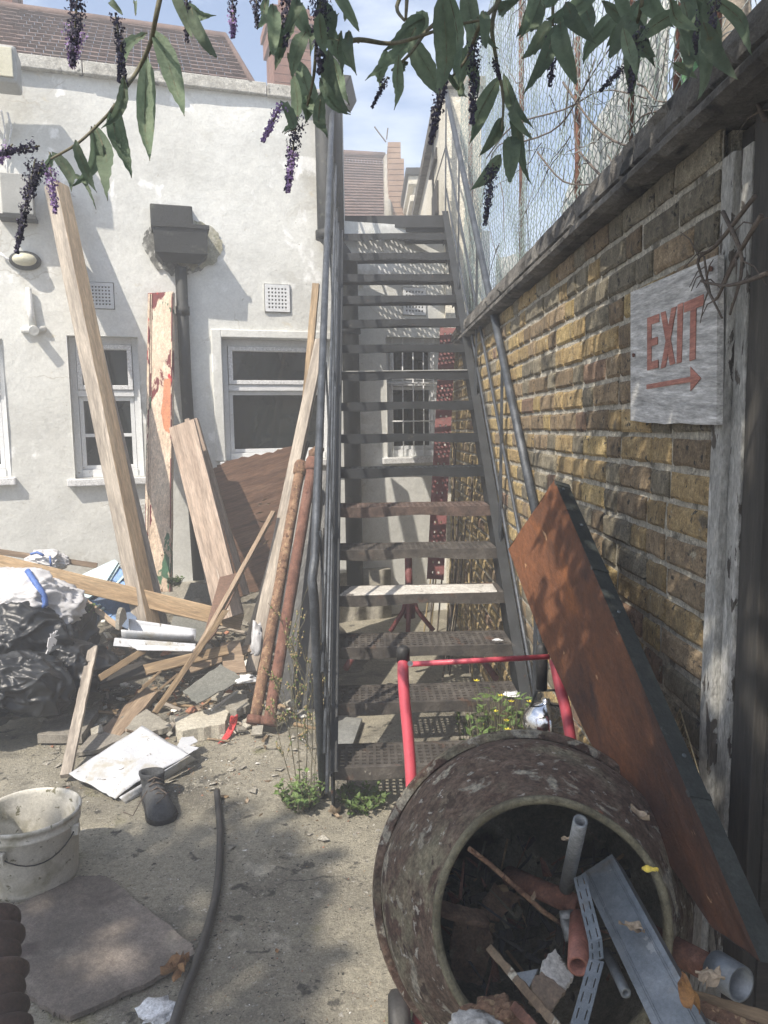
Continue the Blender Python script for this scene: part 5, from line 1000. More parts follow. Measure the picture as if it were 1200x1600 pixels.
mb = MB(); mb.tube([AY(641, 1037, 1.945), AY(641, 1037, 1.935)], .008, 8); mb.build('bolt', grey_metal, mix_)
for (x, y) in ((.055, 1.585),):
    pass
wc = AZ(624, 1604, .075); 
def wheel(c):
    M = Matrix.Translation(c) @ Matrix.Rotation(math.pi / 2, 4, 'Y'); mb = MB(); mb.lathe([(-.024, .045), (-.026, .066), (-.018, .077), (-.008, .0785), (.008, .0785), (.018, .077), (.026, .066), (.024, .045), (-.024, .045)], M, 40)
    w_ = mb.build('wheel', rubber, mix_)
    mb = MB(); mb.lathe([(-.02, .001), (-.02, .045), (.02, .045), (.02, .001)], M, 24); mb.build('hub', red_dull, w_, )
wheel(wc); wheel(wc + V((.52, .06, 0)))
tubeobj('axle', [wc, wc + V((.52, .06, 0))], .010, grey_metal, mix_)
tubeobj('leg', [wc + V((.045, .01, .0)), wc + V((.07, .02, .12)), tb + V((.02, -.02, .1))], .0155, red_paint, mix_)
tubeobj('leg', [V((wc.x + .06, 1.62, .09)), V((.30, 1.12, .04)), V((.48, 1.12, .04)), V((wc.x + .46, 1.66, .09))], .0155, red_paint, mix_)
mb = MB(); cc = C0 - axd * .42; mb.box((.20, cc.y - .02, .3), (.42, cc.y + .2, .60)); mb.build('motor_box', red_dull, mix_, bevel=.02)
tubeobj('drum_axle', [C0 - axd * .29, C0 - axd * .46], .03, grey_metal, mix_)
# ------------------------------------------------------------------ scrap in the drum (each a thing)
def A2(px, py, d): return AD(px, py, d)
a, b = A2(932, 1350, 1.27), A2(1085, 1650, .92); ch_ = root('metal_channel', b, 'wide galvanised steel channel sticking out of the mixer mouth', 'channel')
M = axisM(a, b, CAMP - a.lerp(b, .5) + V((-.25, 0, .1))); Ln = (b - a).length; mb = MB(); wd = .064
for (y0_, y1_, z0, z1) in ((-wd / 2, wd / 2, -.0015, 0), (-wd / 2, -wd / 2 + .0015, -.042, -.0016), (wd / 2 - .0015, wd / 2, -.042, -.0016), (-wd / 2 + .0016, -wd / 2 + .010, -.042, -.0405), (wd / 2 - .010, wd / 2 - .0016, -.042, -.0405)): mb.box((0, y0_, z0), (Ln, y1_, z1))
for y_ in (-.022, -.019, .020, .023): mb.box((0, y_ - .0008, .0), (Ln, y_ + .0008, .0012))
mb.build('channel_body', galv, ch_, M, bevel=.0006)
# slotted strap, bent
def strap(pts, wd, lab):
    t = root('slotted_strip', pts[-1], lab, 'strip')
    for i, (p, q) in enumerate(zip(pts, pts[1:])):
        M = axisM(p, q, CAMP - p + V((-.3, 0, 0))); n_ = max(2, int((q - p).length / .024)); pl = plate(2, n_, wd, (q - p).length, .0014, .16, .62)
        M2 = Matrix((M.col[1].xyz, M.col[0].xyz, M.col[2].xyz)).transposed().to_4x4(); M2.translation = p - M.col[1].xyz * wd / 2; pl.build('strip_length', galv, t, M2)
    return t
strap([A2(905, 1368, 1.2), A2(930, 1470, 1.08), A2(932, 1500, 1.04), A2(898, 1625, .92)], .021, 'bent slotted metal strip hanging beside the steel channel')
def hollow(nm, a, b, r, mt_, lab, par=None, cat='pipe', th=.004):
    d = b - a; M = d.to_track_quat('Z', 'Y').to_matrix().to_4x4(); M.translation = a; Ln = d.length
    mb = MB(); mb.lathe([(0, r - th), (0, r), (Ln * .5, r * 1.005), (Ln, r), (Ln, r - th), (0, r - th)], M, 28); return mb.build(nm, mt_, par, label=lab, cat=cat, recenter=True)
hollow('grey_pipe', A2(884, 1388, 1.25), A2(907, 1283, 1.12), .0112, grey_metal, 'short grey pipe standing upright at the mixer mouth')
hollow('clay_pipe', A2(905, 1435, 1.22), A2(903, 1510, 1.10), .0155, mat('terracotta_plastic', [(.22, .085, .06), (.28, .12, .09)], 7, .6), 'short red brown pipe with open end in the drum')
hollow('rust_pipe', A2(795, 1368, 1.42), A2(908, 1418, 1.28), .018, rust_red, 'dark rusty pipe lying deep across the drum')
hollow('rust_pipe', A2(1000, 1455, 1.30), A2(1140, 1530, 1.13), .021, rust_red, 'rusty pipe poking out right of the steel channel')
hollow('pipe_coupling', A2(1118, 1512, 1.145), A2(1158, 1538, 1.10), .026, galv, 'galvanised coupling collar on the end of the right rusty pipe', cat='coupling')
hollow('chrome_tube', A2(948, 1488, 1.2), A2(978, 1552, 1.10), .008, galv, 'thin dull metal tube under the steel channel', cat='tube')
mb = MB(); mb.tube([A2(733, 1326, 1.24), A2(765, 1350, 1.25), A2(850, 1425, 1.27), A2(895, 1455, 1.28)], .0042, 8); mb.build('iron_rod', rust, label='thin rusty rod lying diagonally deep in the drum', cat='rod')
mb = MB(); mb.tube([A2(893, 1470, 1.24), A2(885, 1440, 1.26), A2(880, 1432, 1.27), A2(895, 1432, 1.26)], .011, 12, wob=.2); mb.build('pipe_elbow', grey_metal, label='small grey pipe elbow beside the red brown pipe', cat='elbow')
ex = A2(872, 1500, 1.2)
slab('white_tile', [A2(848, 1500, 1.17), A2(868, 1481, 1.19), A2(897, 1522, 1.15), A2(884, 1545, 1.13), A2(846, 1518, 1.15)], .014, mat('dirty_white_tile', [(.36, .35, .33), (.5, .49, .46)], 9, .7, patches=[((.12, .1, .08), 14, .57, .04)]), 'chipped dirty white tile in the drum', 'tile', rag=.002)
slab('brown_tile', [A2(846, 1517, 1.148), A2(885, 1547, 1.128), A2(858, 1585, 1.10), A2(828, 1562, 1.12), A2(832, 1530, 1.14)], .02, mat('brown_stained_tile', [(.13, .10, .075), (.2, .15, .11)], 9, .8, patches=[((.2, .07, .04), 6, .6, .1)]), 'brown stained tile below the white tile in the drum', 'tile', rag=.002)
slab('grey_plate', [A2(800, 1520, 1.19), A2(842, 1512, 1.18), A2(826, 1545, 1.16)], .006, galv, 'grey triangular plate left of the white tile', 'plate')
board('angle_iron', A2(762, 1478, 1.22), A2(880, 1615, 1.0), .013, .006, mat('flaky_angle', [(.12, .08, .05), (.2, .15, .1)], 9, .8, patches=[((.45, .42, .34), 14, .57, .03)]), 'paint flecked angle iron running down through the drum', 'angle iron')
board('rusty_bar', A2(1030, 1545, 1.05), A2(1215, 1600, .95), .022, .012, w_rot, 'splintered brown bar at the lower right corner', 'bar', rag0=.01)
board('rusty_bar', A2(1060, 1560, 1.02), A2(1215, 1625, .93), .018, .012, rust, 'rusty bar under the splintered one at the lower right corner', 'bar')
blob('rubble_lump', A2(775, 1590, 1.12), (.045, .03, .028), rust, 4, .4, 2, .2, 3, 'rust stained lump in the bottom of the drum', 'rubble', seed=71)
blob('rubble_lump', A2(742, 1612, 1.08), (.045, .03, .02), MATS['dirty_white_tile'], 4, .4, 2, .2, 3, 'whitish plaster lump at the bottom lip of the drum', 'rubble', seed=72)
board('angle_iron', A2(806, 1575, 1.1), A2(850, 1622, 1.0), .014, .01, rust_red, 'short rusty angle piece low in the drum', 'angle iron')
def onaxis(px, py, dd): return A2(px, py, dd)
dryleaf(0, 0, 0, .020, leaf_pale, 'curled dead leaf on the steel channel', 2, 12, P=A2(990, 1449, 1.10))
dryleaf(0, 0, 0, .024, mat('orange_dead_leaf', [(.16, .075, .03), (.34, .17, .05)], 25, .8), 'large orange dead leaf lying where the channel meets the rusty bars', 2, 13, P=A2(1068, 1550, .97))
dryleaf(0, 0, 0, .019, leaf_pale, 'pale curled leaves on the rusty bars', 3, 14, P=A2(1105, 1528, .99))
dryleaf(0, 0, 0, .013, leaf_yel, 'small yellow leaf stuck on the drum lip', 1, 15, P=DP(1021, 1360, LN + .01))
dryleaf(0, 0, 0, .018, leaf_pale, 'pale curled leaf on the drum shoulder', 1, 16, P=A2(1000, 1280, 1.26))
for i, (x, y, lab) in enumerate(((881, 1316, 'tiny dead leaf inside the upper drum'), (833, 1409, 'tiny pale leaf in the middle of the drum'), (893, 1463, 'tiny pale leaf above the red brown pipe'))): dryleaf(0, 0, 0, .008, leaf_pale, lab, 1, 20 + i, P=A2(x, y, 1.17))
# polished metal kettle-like thing behind the drum
kt = root('metal_kettle', AY(855, 1150, 2.2), 'shiny round metal kettle behind the mixer drum', 'kettle')
c = AY(853, 1120, 2.2); M = Matrix.Translation(c); mb = MB(); mb.lathe([(-.05, .001), (-.05, .066), (-.02, .074), (.012, .068), (.035, .048), (.045, .018), (.05, .012), (.056, .014), (.06, .001)], M, 36); mb.build('body', chrome, kt)
mb = MB(); mb.tube([c + V((-.05, 0, .02)), c + V((-.03, 0, .085)), c + V((.03, 0, .085)), c + V((.05, 0, .02))], .005, 8); mb.build('handle', iron_black, kt)
# wire rack beside the panel
wr = root('wire_rack', AX(1090, 1220, .64), 'thin bent wire rack standing between panel and brick wall', 'rack')
mb = MB(); a, b = AX(1062, 1108, .66), AX(1106, 1255, .66); c2, d2 = AX(1055, 1125, .675), AX(1090, 1260, .675)
mb.tube([a, b], .0018, 6); mb.tube([c2, d2], .0016, 6)
for i in range(14): s = i / 13; mb.tube([a.lerp(b, s), c2.lerp(d2, s)], .001, 5)
mb.build('wire', mat('brassy_wire', [(.35, .28, .16), (.5, .42, .26)], 9, .4, metal=.7), wr)
# ------------------------------------------------------------------ leaning rusty panel
TA, TB_ = AD(866, 750, 2.12), AD(794, 858, 2.30); BA = AD(1188, 1503, 1.08)
nrm = (TB_ - TA).cross(BA - TA).normalized()
if nrm.dot(CAMP - TA) < 0: nrm = -nrm
def onp(px, py): r_ = ray(px, py); return CAMP + r_ * ((TA - CAMP).dot(nrm) / r_.dot(nrm))
BB = onp(1112, 1449)
pn = root('leaning_panel', BA, 'long rusty orange panel with grey green edge leaning on the brick wall', 'panel')
Mp = axisM(TA, BA, nrm); Mpi = Mp.inverted(); th = .046
LE = [onp(*p) for p in ((794, 858), (847, 1000), (922, 1160), (1003, 1290), (1074, 1392), (1112, 1449))]
def pf(s, t):
    i = min(4, int(t * 5)); return LE[i].lerp(LE[i + 1], t * 5 - i).lerp(TA.lerp(BA, t), s)
mb = MB(); mb.grid(lambda s, t: pf(s, t) - nrm * (.0005 + .004 * math.sin(s * 3.14) * abs(math.sin(t * 7)) + (.003 * noise.noise(V((s * 5, t * 14, 0))) if .02 < s < .98 else 0)), 16, 60)
mb.v = [Mpi @ v for v in mb.v]; mb.build('face', panel_br, pn, Mp)
ed = (TA - TB_).normalized()
mb = MB(); mb.grid(lambda s, t: TA.lerp(BA, t) - nrm * th * s + ed * (.0012 * noise.noise(V((t * 26, s * 2, 0)))), 4, 60)
mb.v = [Mpi @ v for v in mb.v]; mb.build('edge_strip', panel_gr, pn, Mp)
mb = MB(); a4 = [TB_, BB, BA, TA]; mb.add(LE + [p - nrm * th for p in LE], [(i, i + 1, i + 7, i + 6) for i in range(5)]); b4 = [p - nrm * th for p in a4]
mb.quad(a4[1], a4[2], b4[2], b4[1]); mb.quad(a4[3], a4[0], b4[0], b4[3]); mb.quad(*b4); mb.build('back', panel_gr, pn)
for (s_, t) in ((.4, .03), (.6, .16), (.5, .42), (.6, .72)):
    mb = MB(); c = TA.lerp(BA, t) - nrm * th * s_; mb.tube([c - ed * .001, c + ed * .003], .004, 8); mb.build('nail', galv, pn)
# straps of the edge metal lapped over the face, flaked
for (t0_, t1_) in ((.005, .02), (.30, .308), (.78, .79)):
    mb = MB(); q = [TA.lerp(BA, t0_), TA.lerp(BA, t1_)]; mb.hexa([q[0] + ed * .003 - nrm * th, q[1] + ed * .003 - nrm * th, q[1] + ed * .003 + nrm * .001, q[0] + ed * .003 + nrm * .001] + [p - ed * .003 for p in (q[0] - nrm * th, q[1] - nrm * th, q[1] + nrm * .001, q[0] + nrm * .001)]); mb.build('joint_clip', panel_gr, pn)
# ------------------------------------------------------------------ chain link fence, posts and sheets above the wall
fn = root('chain_link_fence', (.82, 3.5, 2.22), 'sagging chain link fence with rusty posts along the top of the brick wall', 'fence')
def fpos(y, z):
    return V((.80 + .05 * noise.noise(V((y * 1.1, z * 1.1, 0))) + .02 * noise.noise(V((y * 4, z * 4, 5))), y + .05 * noise.noise(V((y * 1.3, z * 1.7, 9))), z + .03 * noise.noise(V((y * 1.9, z * 1.2, 3)))))
mb = MB(); sp = .026; y = 1.9; c_ = 0; ztop = 4.1
def wire(mb, P, r, mi=0):
    vs = []; fs = []
    for i, p in enumerate(P):
        t = (P[min(i + 1, len(P) - 1)] - P[max(0, i - 1)]).normalized(); a = t.cross(V((1, .1, .05))).normalized(); b = t.cross(a)
        for k in range(3): an = k * 2.0944; vs.append(p + a * math.cos(an) * r + b * math.sin(an) * r)
    for i in range(len(P) - 1):
        for k in range(3): fs.append((i * 3 + k, i * 3 + (k + 1) % 3, (i + 1) * 3 + (k + 1) % 3, (i + 1) * 3 + k))
    mb.add(vs, fs, mi, True)
while y < 5.95:
    P = []; z = 2.21; i = 0; zt_ = min(ztop, 2.3 + y * .62)
    while z < zt_:
        d = .5 * sp if (i + 0) % 2 else -.5 * sp
        if c_ % 2: d = -d
        p = fpos(y + d * 1.06, z); p.x += .003 * (1 if i % 2 else -1); P.append(p); z += .027; i += 1
    if noise.noise(V((y * 2, 0, 0))) > -.45 and len(P) > 3: wire(mb, P, .0021, 0 if c_ % 3 else 1)
    y += sp; c_ += 1
mb.build('wire_mesh', [wire_g, wire_m], fn, kind='stuff')
# near end: torn loose tangle
mb = MB(); rr = random.Random(77)
for k in range(60):
    y = rr.uniform(1.5, 2.6); z = rr.uniform(2.28, 2.9); P = [V((.79 + rr.uniform(-.06, .05), y, z))]
    d = V((rr.uniform(-.2, .2), rr.uniform(-1, 1), rr.uniform(-1, 1))).normalized()
    for j in range(10): d = (d + V((rr.uniform(-.3, .3), rr.uniform(-.6, .6), rr.uniform(-.6, .6)))).normalized(); P.append(P[-1] + d * .03)
    for j, p in enumerate(P):
        if p.z < 2.25: p.z = 2.25
    wire(mb, P, .0014)
mb.build('loose_wire', wire_m, fn, kind='stuff')
for (y, h, r_) in ((1.42, 1.0, .010), (1.56, .95, .010), (1.78, 1.2, .008), (2.02, 1.3, .010), (2.35, 1.6, .010), (2.9, .75, .011), (3.9, 1.8, .014), (5.7, 1.9, .016)):
    mb = MB(); mb.tube([V((.83, y, 2.18)), V((.83 + R.uniform(-.02, .02), y + R.uniform(-.03, .03), 2.2 + h))], r_, 8, wob=.2); mb.build('fence_post', rust_red, fn)
# vines on the fence
vn = root('bare_vine', (.8, 2.2, 2.2), 'bare grey vine stems tangled through the chain link fence', 'vine')
rr = random.Random(5)
vines = [[(1195, 190, .70), (1160, 120, .74), (1110, 70, .78), (1080, 0, .8)], [(975, 305, .68), (930, 270, .74), (900, 225, .77), (905, 150, .78), (965, 60, .8), (1010, -20, .8)], [(760, 250, .80), (800, 200, .8), (880, 170, .8), (940, 140, .8), (1010, 150, .78)],
         [(790, 230, .8), (860, 210, .78), (905, 150, .77), (930, 90, .8)], [(840, 240, .79), (880, 280, .78), (940, 290, .76)], [(880, 130, .78), (930, 200, .77), (990, 225, .74), (1060, 160, .7)], [(750, 330, .8), (770, 240, .8), (820, 215, .8)], [(1180, 300, .66), (1120, 380, .66), (1090, 420, .655), (1128, 505, .655)], [(1190, 340, .66), (1150, 400, .655), (1115, 470, .655), (1100, 405, .655)], [(1200, 430, .65), (1140, 450, .655), (1095, 445, .655)], [(1130, 330, .66), (1160, 410, .655), (1140, 500, .655)]]
for v in vines:
    mb = MB(); P = smooth([AX(px, py, x) + V((0, 0, rr.uniform(-.01, .01))) for px, py, x in v], 4); k = len(P); mb.tube(P, [.0045 * (1 - .6 * i / k) for i in range(k)], 6, wob=.3)
    for i in range(4): p = P[rr.randrange(k)]; d = V((rr.uniform(-.4, .2), rr.uniform(-1, 1), rr.uniform(-1, 1))) * .08; mb.tube([p, p + d * .5 + V((0, 0, .01)), p + d], [.0018, .0014, .0008], 4)
    mb.build('stem', twig_m, vn)
mb = MB()
for k in range(34):
    y = rr.uniform(1.7, 4.6); z = rr.uniform(2.3, 2.3 + y * .35); P = [V((.79 + rr.uniform(-.04, .06), y, z))]; d = V((rr.uniform(-.1, .1), rr.uniform(-1, 1), rr.uniform(-.6, 1))).normalized()
    for j in range(9): d = (d + V((rr.uniform(-.1, .1), rr.uniform(-.35, .35), rr.uniform(-.35, .35)))).normalized(); P.append(P[-1] + d * .05)
    mb.tube(P, [.0028 * (1 - .08 * i_) for i_ in range(10)], 4)
mb.build('twigs', twig_m, vn, kind='stuff')
# sheets and boards beyond the fence
def bys(name, y0, y1, z0, z1, x, mt_, lab, cat, dx=0., top=None):
    mb = MB(); zt = top if top else (z1, z1); n_ = 14
    mb.grid(lambda s, t: V((x + dx * t + .012 * math.sin(s * 20) + .01 * noise.noise(V((s * 6, t * 6, y0))), y0 + (y1 - y0) * s, z0 + ((zt[0] + (zt[1] - zt[0]) * s) - z0) * t)), n_, 8)
    mb.build(name, mt_, label=lab, cat=cat, solid=.012)
bys('pale_sheet', 2.45, 3.7, 1.5, 3.05, .98, sheet_w, 'pale weathered sheet standing beyond the middle of the fence', 'sheet', top=(2.95, 2.55))
bys('grey_board', 1.98, 2.42, 1.5, 3.4, 1.0, w_grey, 'grey boards standing beyond the fence under the leaf mass', 'board')
bys('green_fabric', 2.10, 2.22, 1.8, 2.60, .93, sheet_g, 'strip of green fabric hanging beyond the fence', 'fabric')
bys('grey_board', 1.66, 1.96, 1.5, 3.4, 1.02, sheet_w, 'pale boarding beyond the thin rusty bars near the top right', 'board')
bys('old_board', 1.50, 1.62, 1.5, 3.4, .98, w_brown, 'narrow brown board between the pale boarding and the white panels', 'board')
bys('white_boarding', 1.0, 1.46, 1.5, 3.2, 1.06, sheet_w, 'white panel with green streaks beyond the wall at the top right', 'panel')
bys('green_strip', 1.25, 1.33, 1.8, 3.0, 1.03, sheet_g, 'green strip on the white panels at the top right corner', 'fabric', dx=.0)
bys('tall_grey_post', 3.35, 3.47, 1.5, 4.6, 1.3, w_grey, 'tall grey post seen through the fence mesh', 'post')
bys('tall_grey_post', 2.92, 3.05, 1.5, 4.6, 1.3, sheet_w, 'second tall pale post nearer the leaf mass, seen through the fence', 'post')
bys('pale_sheet', 3.9, 5.6, 1.5, 2.75, 1.0, sheet_w, 'long low pale sheet beyond the far end of the fence', 'sheet', top=(2.45, 2.75))
# ------------------------------------------------------------------ buddleia
bd = root('buddleia', (-.9, -1.6, 0), 'overhanging buddleia bush with long drooping leaves and purple flower spikes', 'shrub')
def leafobj(b, t, wpx_m, curl=0., tw=0.):
    L_ = (t - b).length; x = (t - b).normalized(); view = (CAMP - b).normalized(); z = (view - x * view.dot(x)).normalized(); z = (z + x.cross(z) * tw).normalized(); y = z.cross(x); sag = R.uniform(.05, .45); fold = R.uniform(.25, .9)
    mb = MB(); nu, nv = 14, 4; ph = R.uniform(0, 6)
    def f(s, t_):
        u = s; wv = wpx_m * .42 * (math.sin(math.pi * u ** .78)) ** .9 * (1.08 - .3 * u); v = (t_ - .5) * 2
        bow = curl * math.sin(math.pi * u) * L_ * .5; dr = sag * L_ * math.sin(u * 2.6)
        return V((u * L_, v * wv + bow, abs(v) * wv * fold + dr * -.4 + .0022 * math.sin(u * 46 + ph) * abs(v) + .006 * math.sin(u * 7 + ph)))
    mb.grid(f, nu, nv)
    mb.tube([f(i / 8, .5) + V((0, 0, -.001)) for i in range(9)], [.0014 - .0001 * i for i in range(9)], 5, mi=1)
    M = Matrix((x, y, z)).transposed().to_4x4(); M.translation = b
    return mb.build('leaf', [leaf_m, stem_m], bd, M)
def D0(px): return 1.0 + .25 * abs(math.sin(px * .05))
def lf(bx, by, tx, ty, w_, curl=0., dep=None, tw=None):
    d = dep or D0(bx); leafobj(AD(bx, by, d), AD(tx, ty, d * R.uniform(.94, 1.03)), w_ / F * d, curl, R.uniform(-.5, .5) if tw is None else tw)
for a in ((240, 48, 288, 183, 40, .08), (228, 92, 236, 243, 36, .0), (232, 45, 200, 108, 20, -.3), (192, 118, 155, 200, 22, .35), (178, 162, 208, 276, 38, -.12), (148, 196, 163, 306, 36, .08), (144, 196, 112, 292, 26, .4), (120, 222, 152, 302, 20, -.1), (84, 242, 112, 300, 22, .2), (78, 238, 58, 262, 14, .3),
          (296, 8, 333, 80, 24, -.1), (285, 4, 336, 24, 24, -.2), (170, -5, 184, 17, 14, 0), (210, -4, 214, 10, 6, 0), (270, -20, 300, 60, 20, 0), (100, 265, 145, 322, 10, .3),
          (508, 20, 553, 108, 30, -.25), (512, 70, 545, 165, 30, -.2), (452, 40, 430, 110, 24, -.1), (478, 35, 485, 80, 20, .2), (470, 100, 508, 192, 36, -.1), (500, 120, 548, 178, 24, -.3), (520, 90, 544, 160, 26, -.1), (460, 120, 440, 205, 22, .2), (500, 150, 512, 215, 26, -.1), (480, 150, 478, 192, 26, .1), (440, 165, 445, 212, 20, .3), (510, 50, 530, 20, 12, 0), (505, 55, 522, 62, 10, 0), (460, 0, 480, 60, 34, 0), (500, -10, 520, 60, 34, .1), (420, -10, 410, 35, 22, .1), (450, 85, 470, 120, 22, .1), (540, -20, 538, 30, 10, 0),
          (665, 28, 602, 80, 38, -.1), (650, 42, 572, 118, 26, .1), (692, -10, 680, 152, 46, .06), (698, -20, 708, 118, 34, 0), (728, -20, 740, 68, 36, 0), (622, 88, 618, 166, 24, .1), (602, 78, 594, 138, 22, 0), (640, 98, 618, 112, 14, 0), (660, 20, 655, 60, 30, 0), (646, 60, 690, 150, 42, -.1), (712, 108, 726, 148, 18, -.2), (700, 120, 718, 138, 10, 0), (740, 25, 732, 75, 24, 0), (725, 85, 748, 150, 24, .1), (735, 65, 720, 130, 28, 0), (745, 20, 776, 62, 18, -.2),
          (778, 122, 738, 220, 34, .0), (785, 182, 749, 243, 24, .15), (800, 208, 797, 283, 34, 0), (782, 242, 734, 298, 26, .15), (788, 118, 832, 196, 24, -.15), (800, 145, 828, 214, 20, -.15), (756, 10, 762, 65, 22, 0), (800, 170, 828, 288, 22, -.1), (775, 20, 808, 0, 26, 0),
          (862, 35, 815, 92, 26, 0), (868, 38, 820, 138, 30, .1), (872, 30, 896, 125, 36, -.05), (880, 0, 924, 62, 30, -.1), (850, -10, 815, 45, 40, .1), (905, -15, 925, 55, 28, 0), (838, -20, 812, 50, 22, .1), (1052, 98, 1090, 122, 18, 0), (870, -20, 850, 10, 40, 0)): lf(*a)
rr = random.Random(99)
for i in range(26):
    bx, by = rr.uniform(930, 1120), rr.uniform(-40, 60); an = rr.uniform(.6, 2.6); l_ = rr.uniform(60, 110); lf(bx, by, bx + math.cos(an) * l_, by + math.sin(an) * l_, rr.uniform(24, 40), rr.uniform(-.2, .2), dep=rr.uniform(.95, 1.3))
for i in range(8):
    bx, by = rr.uniform(425, 545), rr.uniform(-30, 60); an = rr.uniform(.8, 2.3); l_ = rr.uniform(60, 100); lf(bx, by, bx + math.cos(an) * l_, by + math.sin(an) * l_, rr.uniform(18, 30), rr.uniform(-.2, .2), dep=rr.uniform(.95, 1.2))
for st_ in ([(262, -60), (245, 20), (234, 70), (215, 110), (196, 138), (178, 168), (152, 196), (120, 225), (80, 248)], [(500, -60), (498, 20), (495, 60), (490, 120), (480, 165)], [(705, -60), (690, 20), (665, 50), (640, 85), (612, 110)], [(790, -60), (780, 0), (752, 35), (730, 90), (706, 120)], [(800, -60), (770, 30), (775, 90), (786, 150), (784, 205)], [(866, -60), (864, 0), (864, 40)], [(1010, -60), (1000, 20), (985, 60)], [(530, 70), (560, 62), (605, 68), (640, 62), (700, 42), (760, 30)], [(640, -30), (620, 10), (632, 32)], [(638, -40), (634, 30)], [(520, 78), (552, 62), (560, 66)]):
    mb = MB(); P = smooth([AD(x, y, D0(x) * .5 + .55) for x, y in st_], 4); k = len(P); mb.tube(P, [.0040 * (1 - .6 * i / k) for i in range(k)], 8); mb.build('branch', stem_m, bd)
def spike(bx, by, tx, ty, w_, mt_, dens=1., dep=None):
    d = dep or D0(bx) * .98; a, b = AD(bx, by, d), AD(tx, ty, d); Ln = (b - a).length; r0_ = w_ / F * d / 2; mb = MB(); ax_ = (b - a).normalized(); n_ = int(520 * dens * (Ln / .1) * (w_ / 22) ** .5)
    mb.tube([a, b], .0012, 5, mi=1)
    for i in range(n_):
        s = rr.random() ** .85; rd = r0_ * (1 - .75 * s) * math.sqrt(rr.uniform(.15, 1)) * (1 + .35 * math.sin(s * 40)); o = V((rr.gauss(0, 1), rr.gauss(0, 1), rr.gauss(0, 1))); o = (o - ax_ * o.dot(ax_)).normalized()
        c = a + ax_ * Ln * s + o * rd + ax_ * .003; q = rr.uniform(.0012, .0026); u_ = V((rr.uniform(-1, 1), rr.uniform(-1, 1), rr.uniform(-1, 1))).normalized(); v_ = u_.cross(o).normalized()
        mb.add([c + u_ * q, c + v_ * q, c - u_ * q, c - v_ * q], [(0, 1, 2, 3)])
    mb.build('flower_spike', [mt_, stem_m], bd)
for a in ((122, -30, 113, 98, 34, petal_d), (118, 40, 113, 102, 36, petal_p), (180, 20, 196, 130, 20, petal_d), (190, 62, 186, 125, 14, petal_d), (290, -20, 292, 62, 18, petal_d), (363, -30, 364, 55, 20, petal_d), (364, 20, 364, 55, 22, petal_p), (400, -20, 402, 40, 22, petal_d), (20, 225, -10, 262, 22, petal_p), (62, 228, 0, 240, 22, petal_d), (55, 248, 26, 392, 26, petal_d), (78, 258, 86, 330, 26, petal_p), (68, 250, 50, 300, 20, petal_d),
          (500, -20, 500, 110, 36, petal_d), (448, -30, 446, 70, 26, petal_d), (465, 180, 449, 296, 30, petal_d), (458, 230, 450, 298, 22, petal_p), (440, 162, 412, 218, 20, petal_p), (688, 140, 674, 222, 22, petal_d), (742, 60, 738, 190, 26, petal_d), (606, 120, 582, 166, 12, petal_d), (770, 255, 758, 350, 22, petal_d), (864, 50, 860, 130, 24, petal_d), (770, 90, 780, 120, 14, petal_d), (700, 100, 692, 150, 14, petal_d), (1000, 40, 985, 140, 26, petal_d), (1080, 20, 1090, 80, 22, petal_d), (980, 100, 940, 140, 16, petal_d), (1120, -10, 1110, 60, 22, petal_d)): spike(*a)
# trunk, and unseen leaves added to cast shade, behind and above the photographer: limbs really reach the hanging sprays
mb = MB()
tb0 = V((-.9, -1.6, 0)); fork = V((-.8, -1.3, 1.1))
mb.tube(smooth([tb0, V((-.85, -1.5, .5)), fork]), [.06] * 6 + [.05] * 5, 12, wob=.3)
for e in (V((-.35, .75, 2.35)), V((.1, .7, 2.3)), V((.45, .65, 2.35)), V((-1.4, -.4, 2.6)), V((.2, -.6, 2.9)), V((-.2, .2, 2.9))):
    mb.tube(smooth([fork, fork.lerp(e, .45) + V((0, 0, .35)), e], 8), [.035 - .002 * i for i in range(17)], 8)
mb.build('trunk', twig_m, bd)
SHADE = [(-1.3, -.14, 1.3, 2.55, 0, 700), (-.9, -.35, 2.4, 2.8, 0, 90), (-.06, .9, .85, 1.36, .75, 520), (.3, .75, 1.3, 1.9, .55, 260), (-1.4, -.55, 1.0, 1.7, 0, 300)]
mb = MB(); rr = random.Random(31)
clumps = []
def inview(p):
    d = p - CAMP; z = d.dot(FWD); 
    return z > .05 and abs(F * d.dot(RGT) / z) < 660 and abs(F * d.dot(UPV) / z) < 830
def shade(target, h0, h1, r_, n_):
    for i in range(n_):
        h = rr.uniform(h0, h1); p = target - SUN_TRAVEL * ((h - target.z) / -SUN_TRAVEL.z) ; p += V((rr.gauss(0, r_), rr.gauss(0, r_), rr.gauss(0, .1)))
        if inview(p) or (p - CAMP).length < .5: continue
        c = p
        for k in range(7):
            b_ = c + V((rr.gauss(0, .07), rr.gauss(0, .07), rr.gauss(0, .05))); d = V((rr.uniform(-1, 1), rr.uniform(-1, 1), rr.uniform(-1.4, .2))).normalized(); l_ = rr.uniform(.10, .17); e = d.cross(V((rr.uniform(-1, 1), rr.uniform(-1, 1), 1))).normalized() * l_ * .17
            q = [b_, b_ + d * l_ * .4 + e, b_ + d * l_, b_ + d * l_ * .4 - e]
            if any(inview(x) for x in q): continue
            mb.add(q, [(0, 1, 2, 3)])
for (tx, ty, tz, n_, r_) in ((.70, 1.5, 1.3, 60, .22), (.7, 1.9, 1.0, 14, .2), (.7, 1.6, 1.9, 90, .18), (.7, 2.0, 1.95, 36, .15), (.7, 2.7, 2.05, 8, .15), (.7, 1.5, .5, 50, .2)):
    shade(V((tx, ty, tz)), 2.5, 3.6, r_, n_)
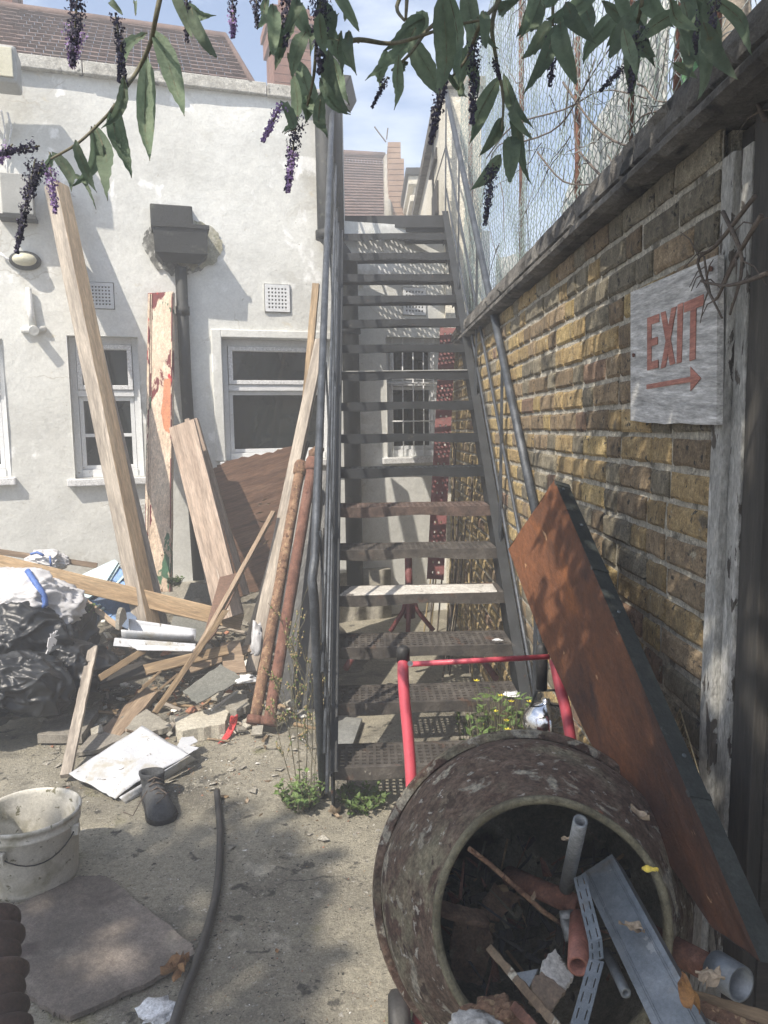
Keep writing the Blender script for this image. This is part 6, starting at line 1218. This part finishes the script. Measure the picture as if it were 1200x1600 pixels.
mb.build('shade_crown', leaf_m, bd, kind='stuff')  # out-of-view leaves, placed back along the sun direction to shade the wall
tt = root('shade_tree', (-4.1, -3.2, 0), 'unseen tall leafy tree added behind the photographer to shade the yard', 'tree')  # unseen tree, added so its leaves shade the yard and mixer
mb = MB(); mb.tube(smooth([V((-4.1, -3.2, 0)), V((-4.0, -3.1, 2.)), V((-3.7, -2.6, 4.2)), V((-3.4, -2.2, 5.6))]), [.16 - .007 * i for i in range(16)], 12, wob=.3)
for e in (V((-2.6, -2.6, 5.9)), V((-3.6, -1.6, 5.8)), V((-3.0, -3.1, 6.2)), V((-4.4, -1.9, 6.1))): mb.tube(smooth([V((-3.8, -2.8, 3.6)), V((-3.6, -2.5, 5.0)), e], 6), [.06 - .004 * i for i in range(13)], 8)
mb.build('trunk', twig_m, tt)
mb = MB(); rr = random.Random(41)
def region(x0, x1, y0, y1, z, n_):
    for i in range(n_):
        t_ = V((rr.uniform(x0, x1), rr.uniform(y0, y1), z)); t_.x += .06 * noise.noise(t_ * 3); h = rr.uniform(5.0, 6.6); c = t_ - SUN_TRAVEL * ((h - z) / -SUN_TRAVEL.z)
        d = V((rr.uniform(-1, 1), rr.uniform(-1, 1), rr.uniform(-.8, .4))).normalized(); l_ = rr.uniform(.12, .2); e = d.cross(V((rr.uniform(-1, 1), rr.uniform(-1, 1), 1))).normalized() * l_ * .3
        mb.add([c, c + d * l_ * .5 + e, c + d * l_, c + d * l_ * .5 - e], [(0, 1, 2, 3)])
for q in SHADE: region(*q)
mb.build('shade_crown', leaf_m, tt, kind='stuff')
# ------------------------------------------------------------------ even haze box over the yard, added to stand in for lens glare
GLARE_HAZE = .034
if GLARE_HAZE:
    hm = bpy.data.materials.new('glare_haze'); hm.use_nodes = True; n = hm.node_tree.nodes; n.remove(n['Principled BSDF']); pv = n.new('ShaderNodeVolumePrincipled')
    pv.inputs['Color'].default_value = (.93, .95, .97, 1); pv.inputs['Density'].default_value = GLARE_HAZE; pv.inputs['Anisotropy'].default_value = 0.
    hm.node_tree.links.new(pv.outputs[0], n['Material Output'].inputs['Volume'])
    mb = MB(); mb.box((-62, -62, -1), (62, 152, 8)); mb.build('glare_veil', hm, kind='stuff', recenter=False)
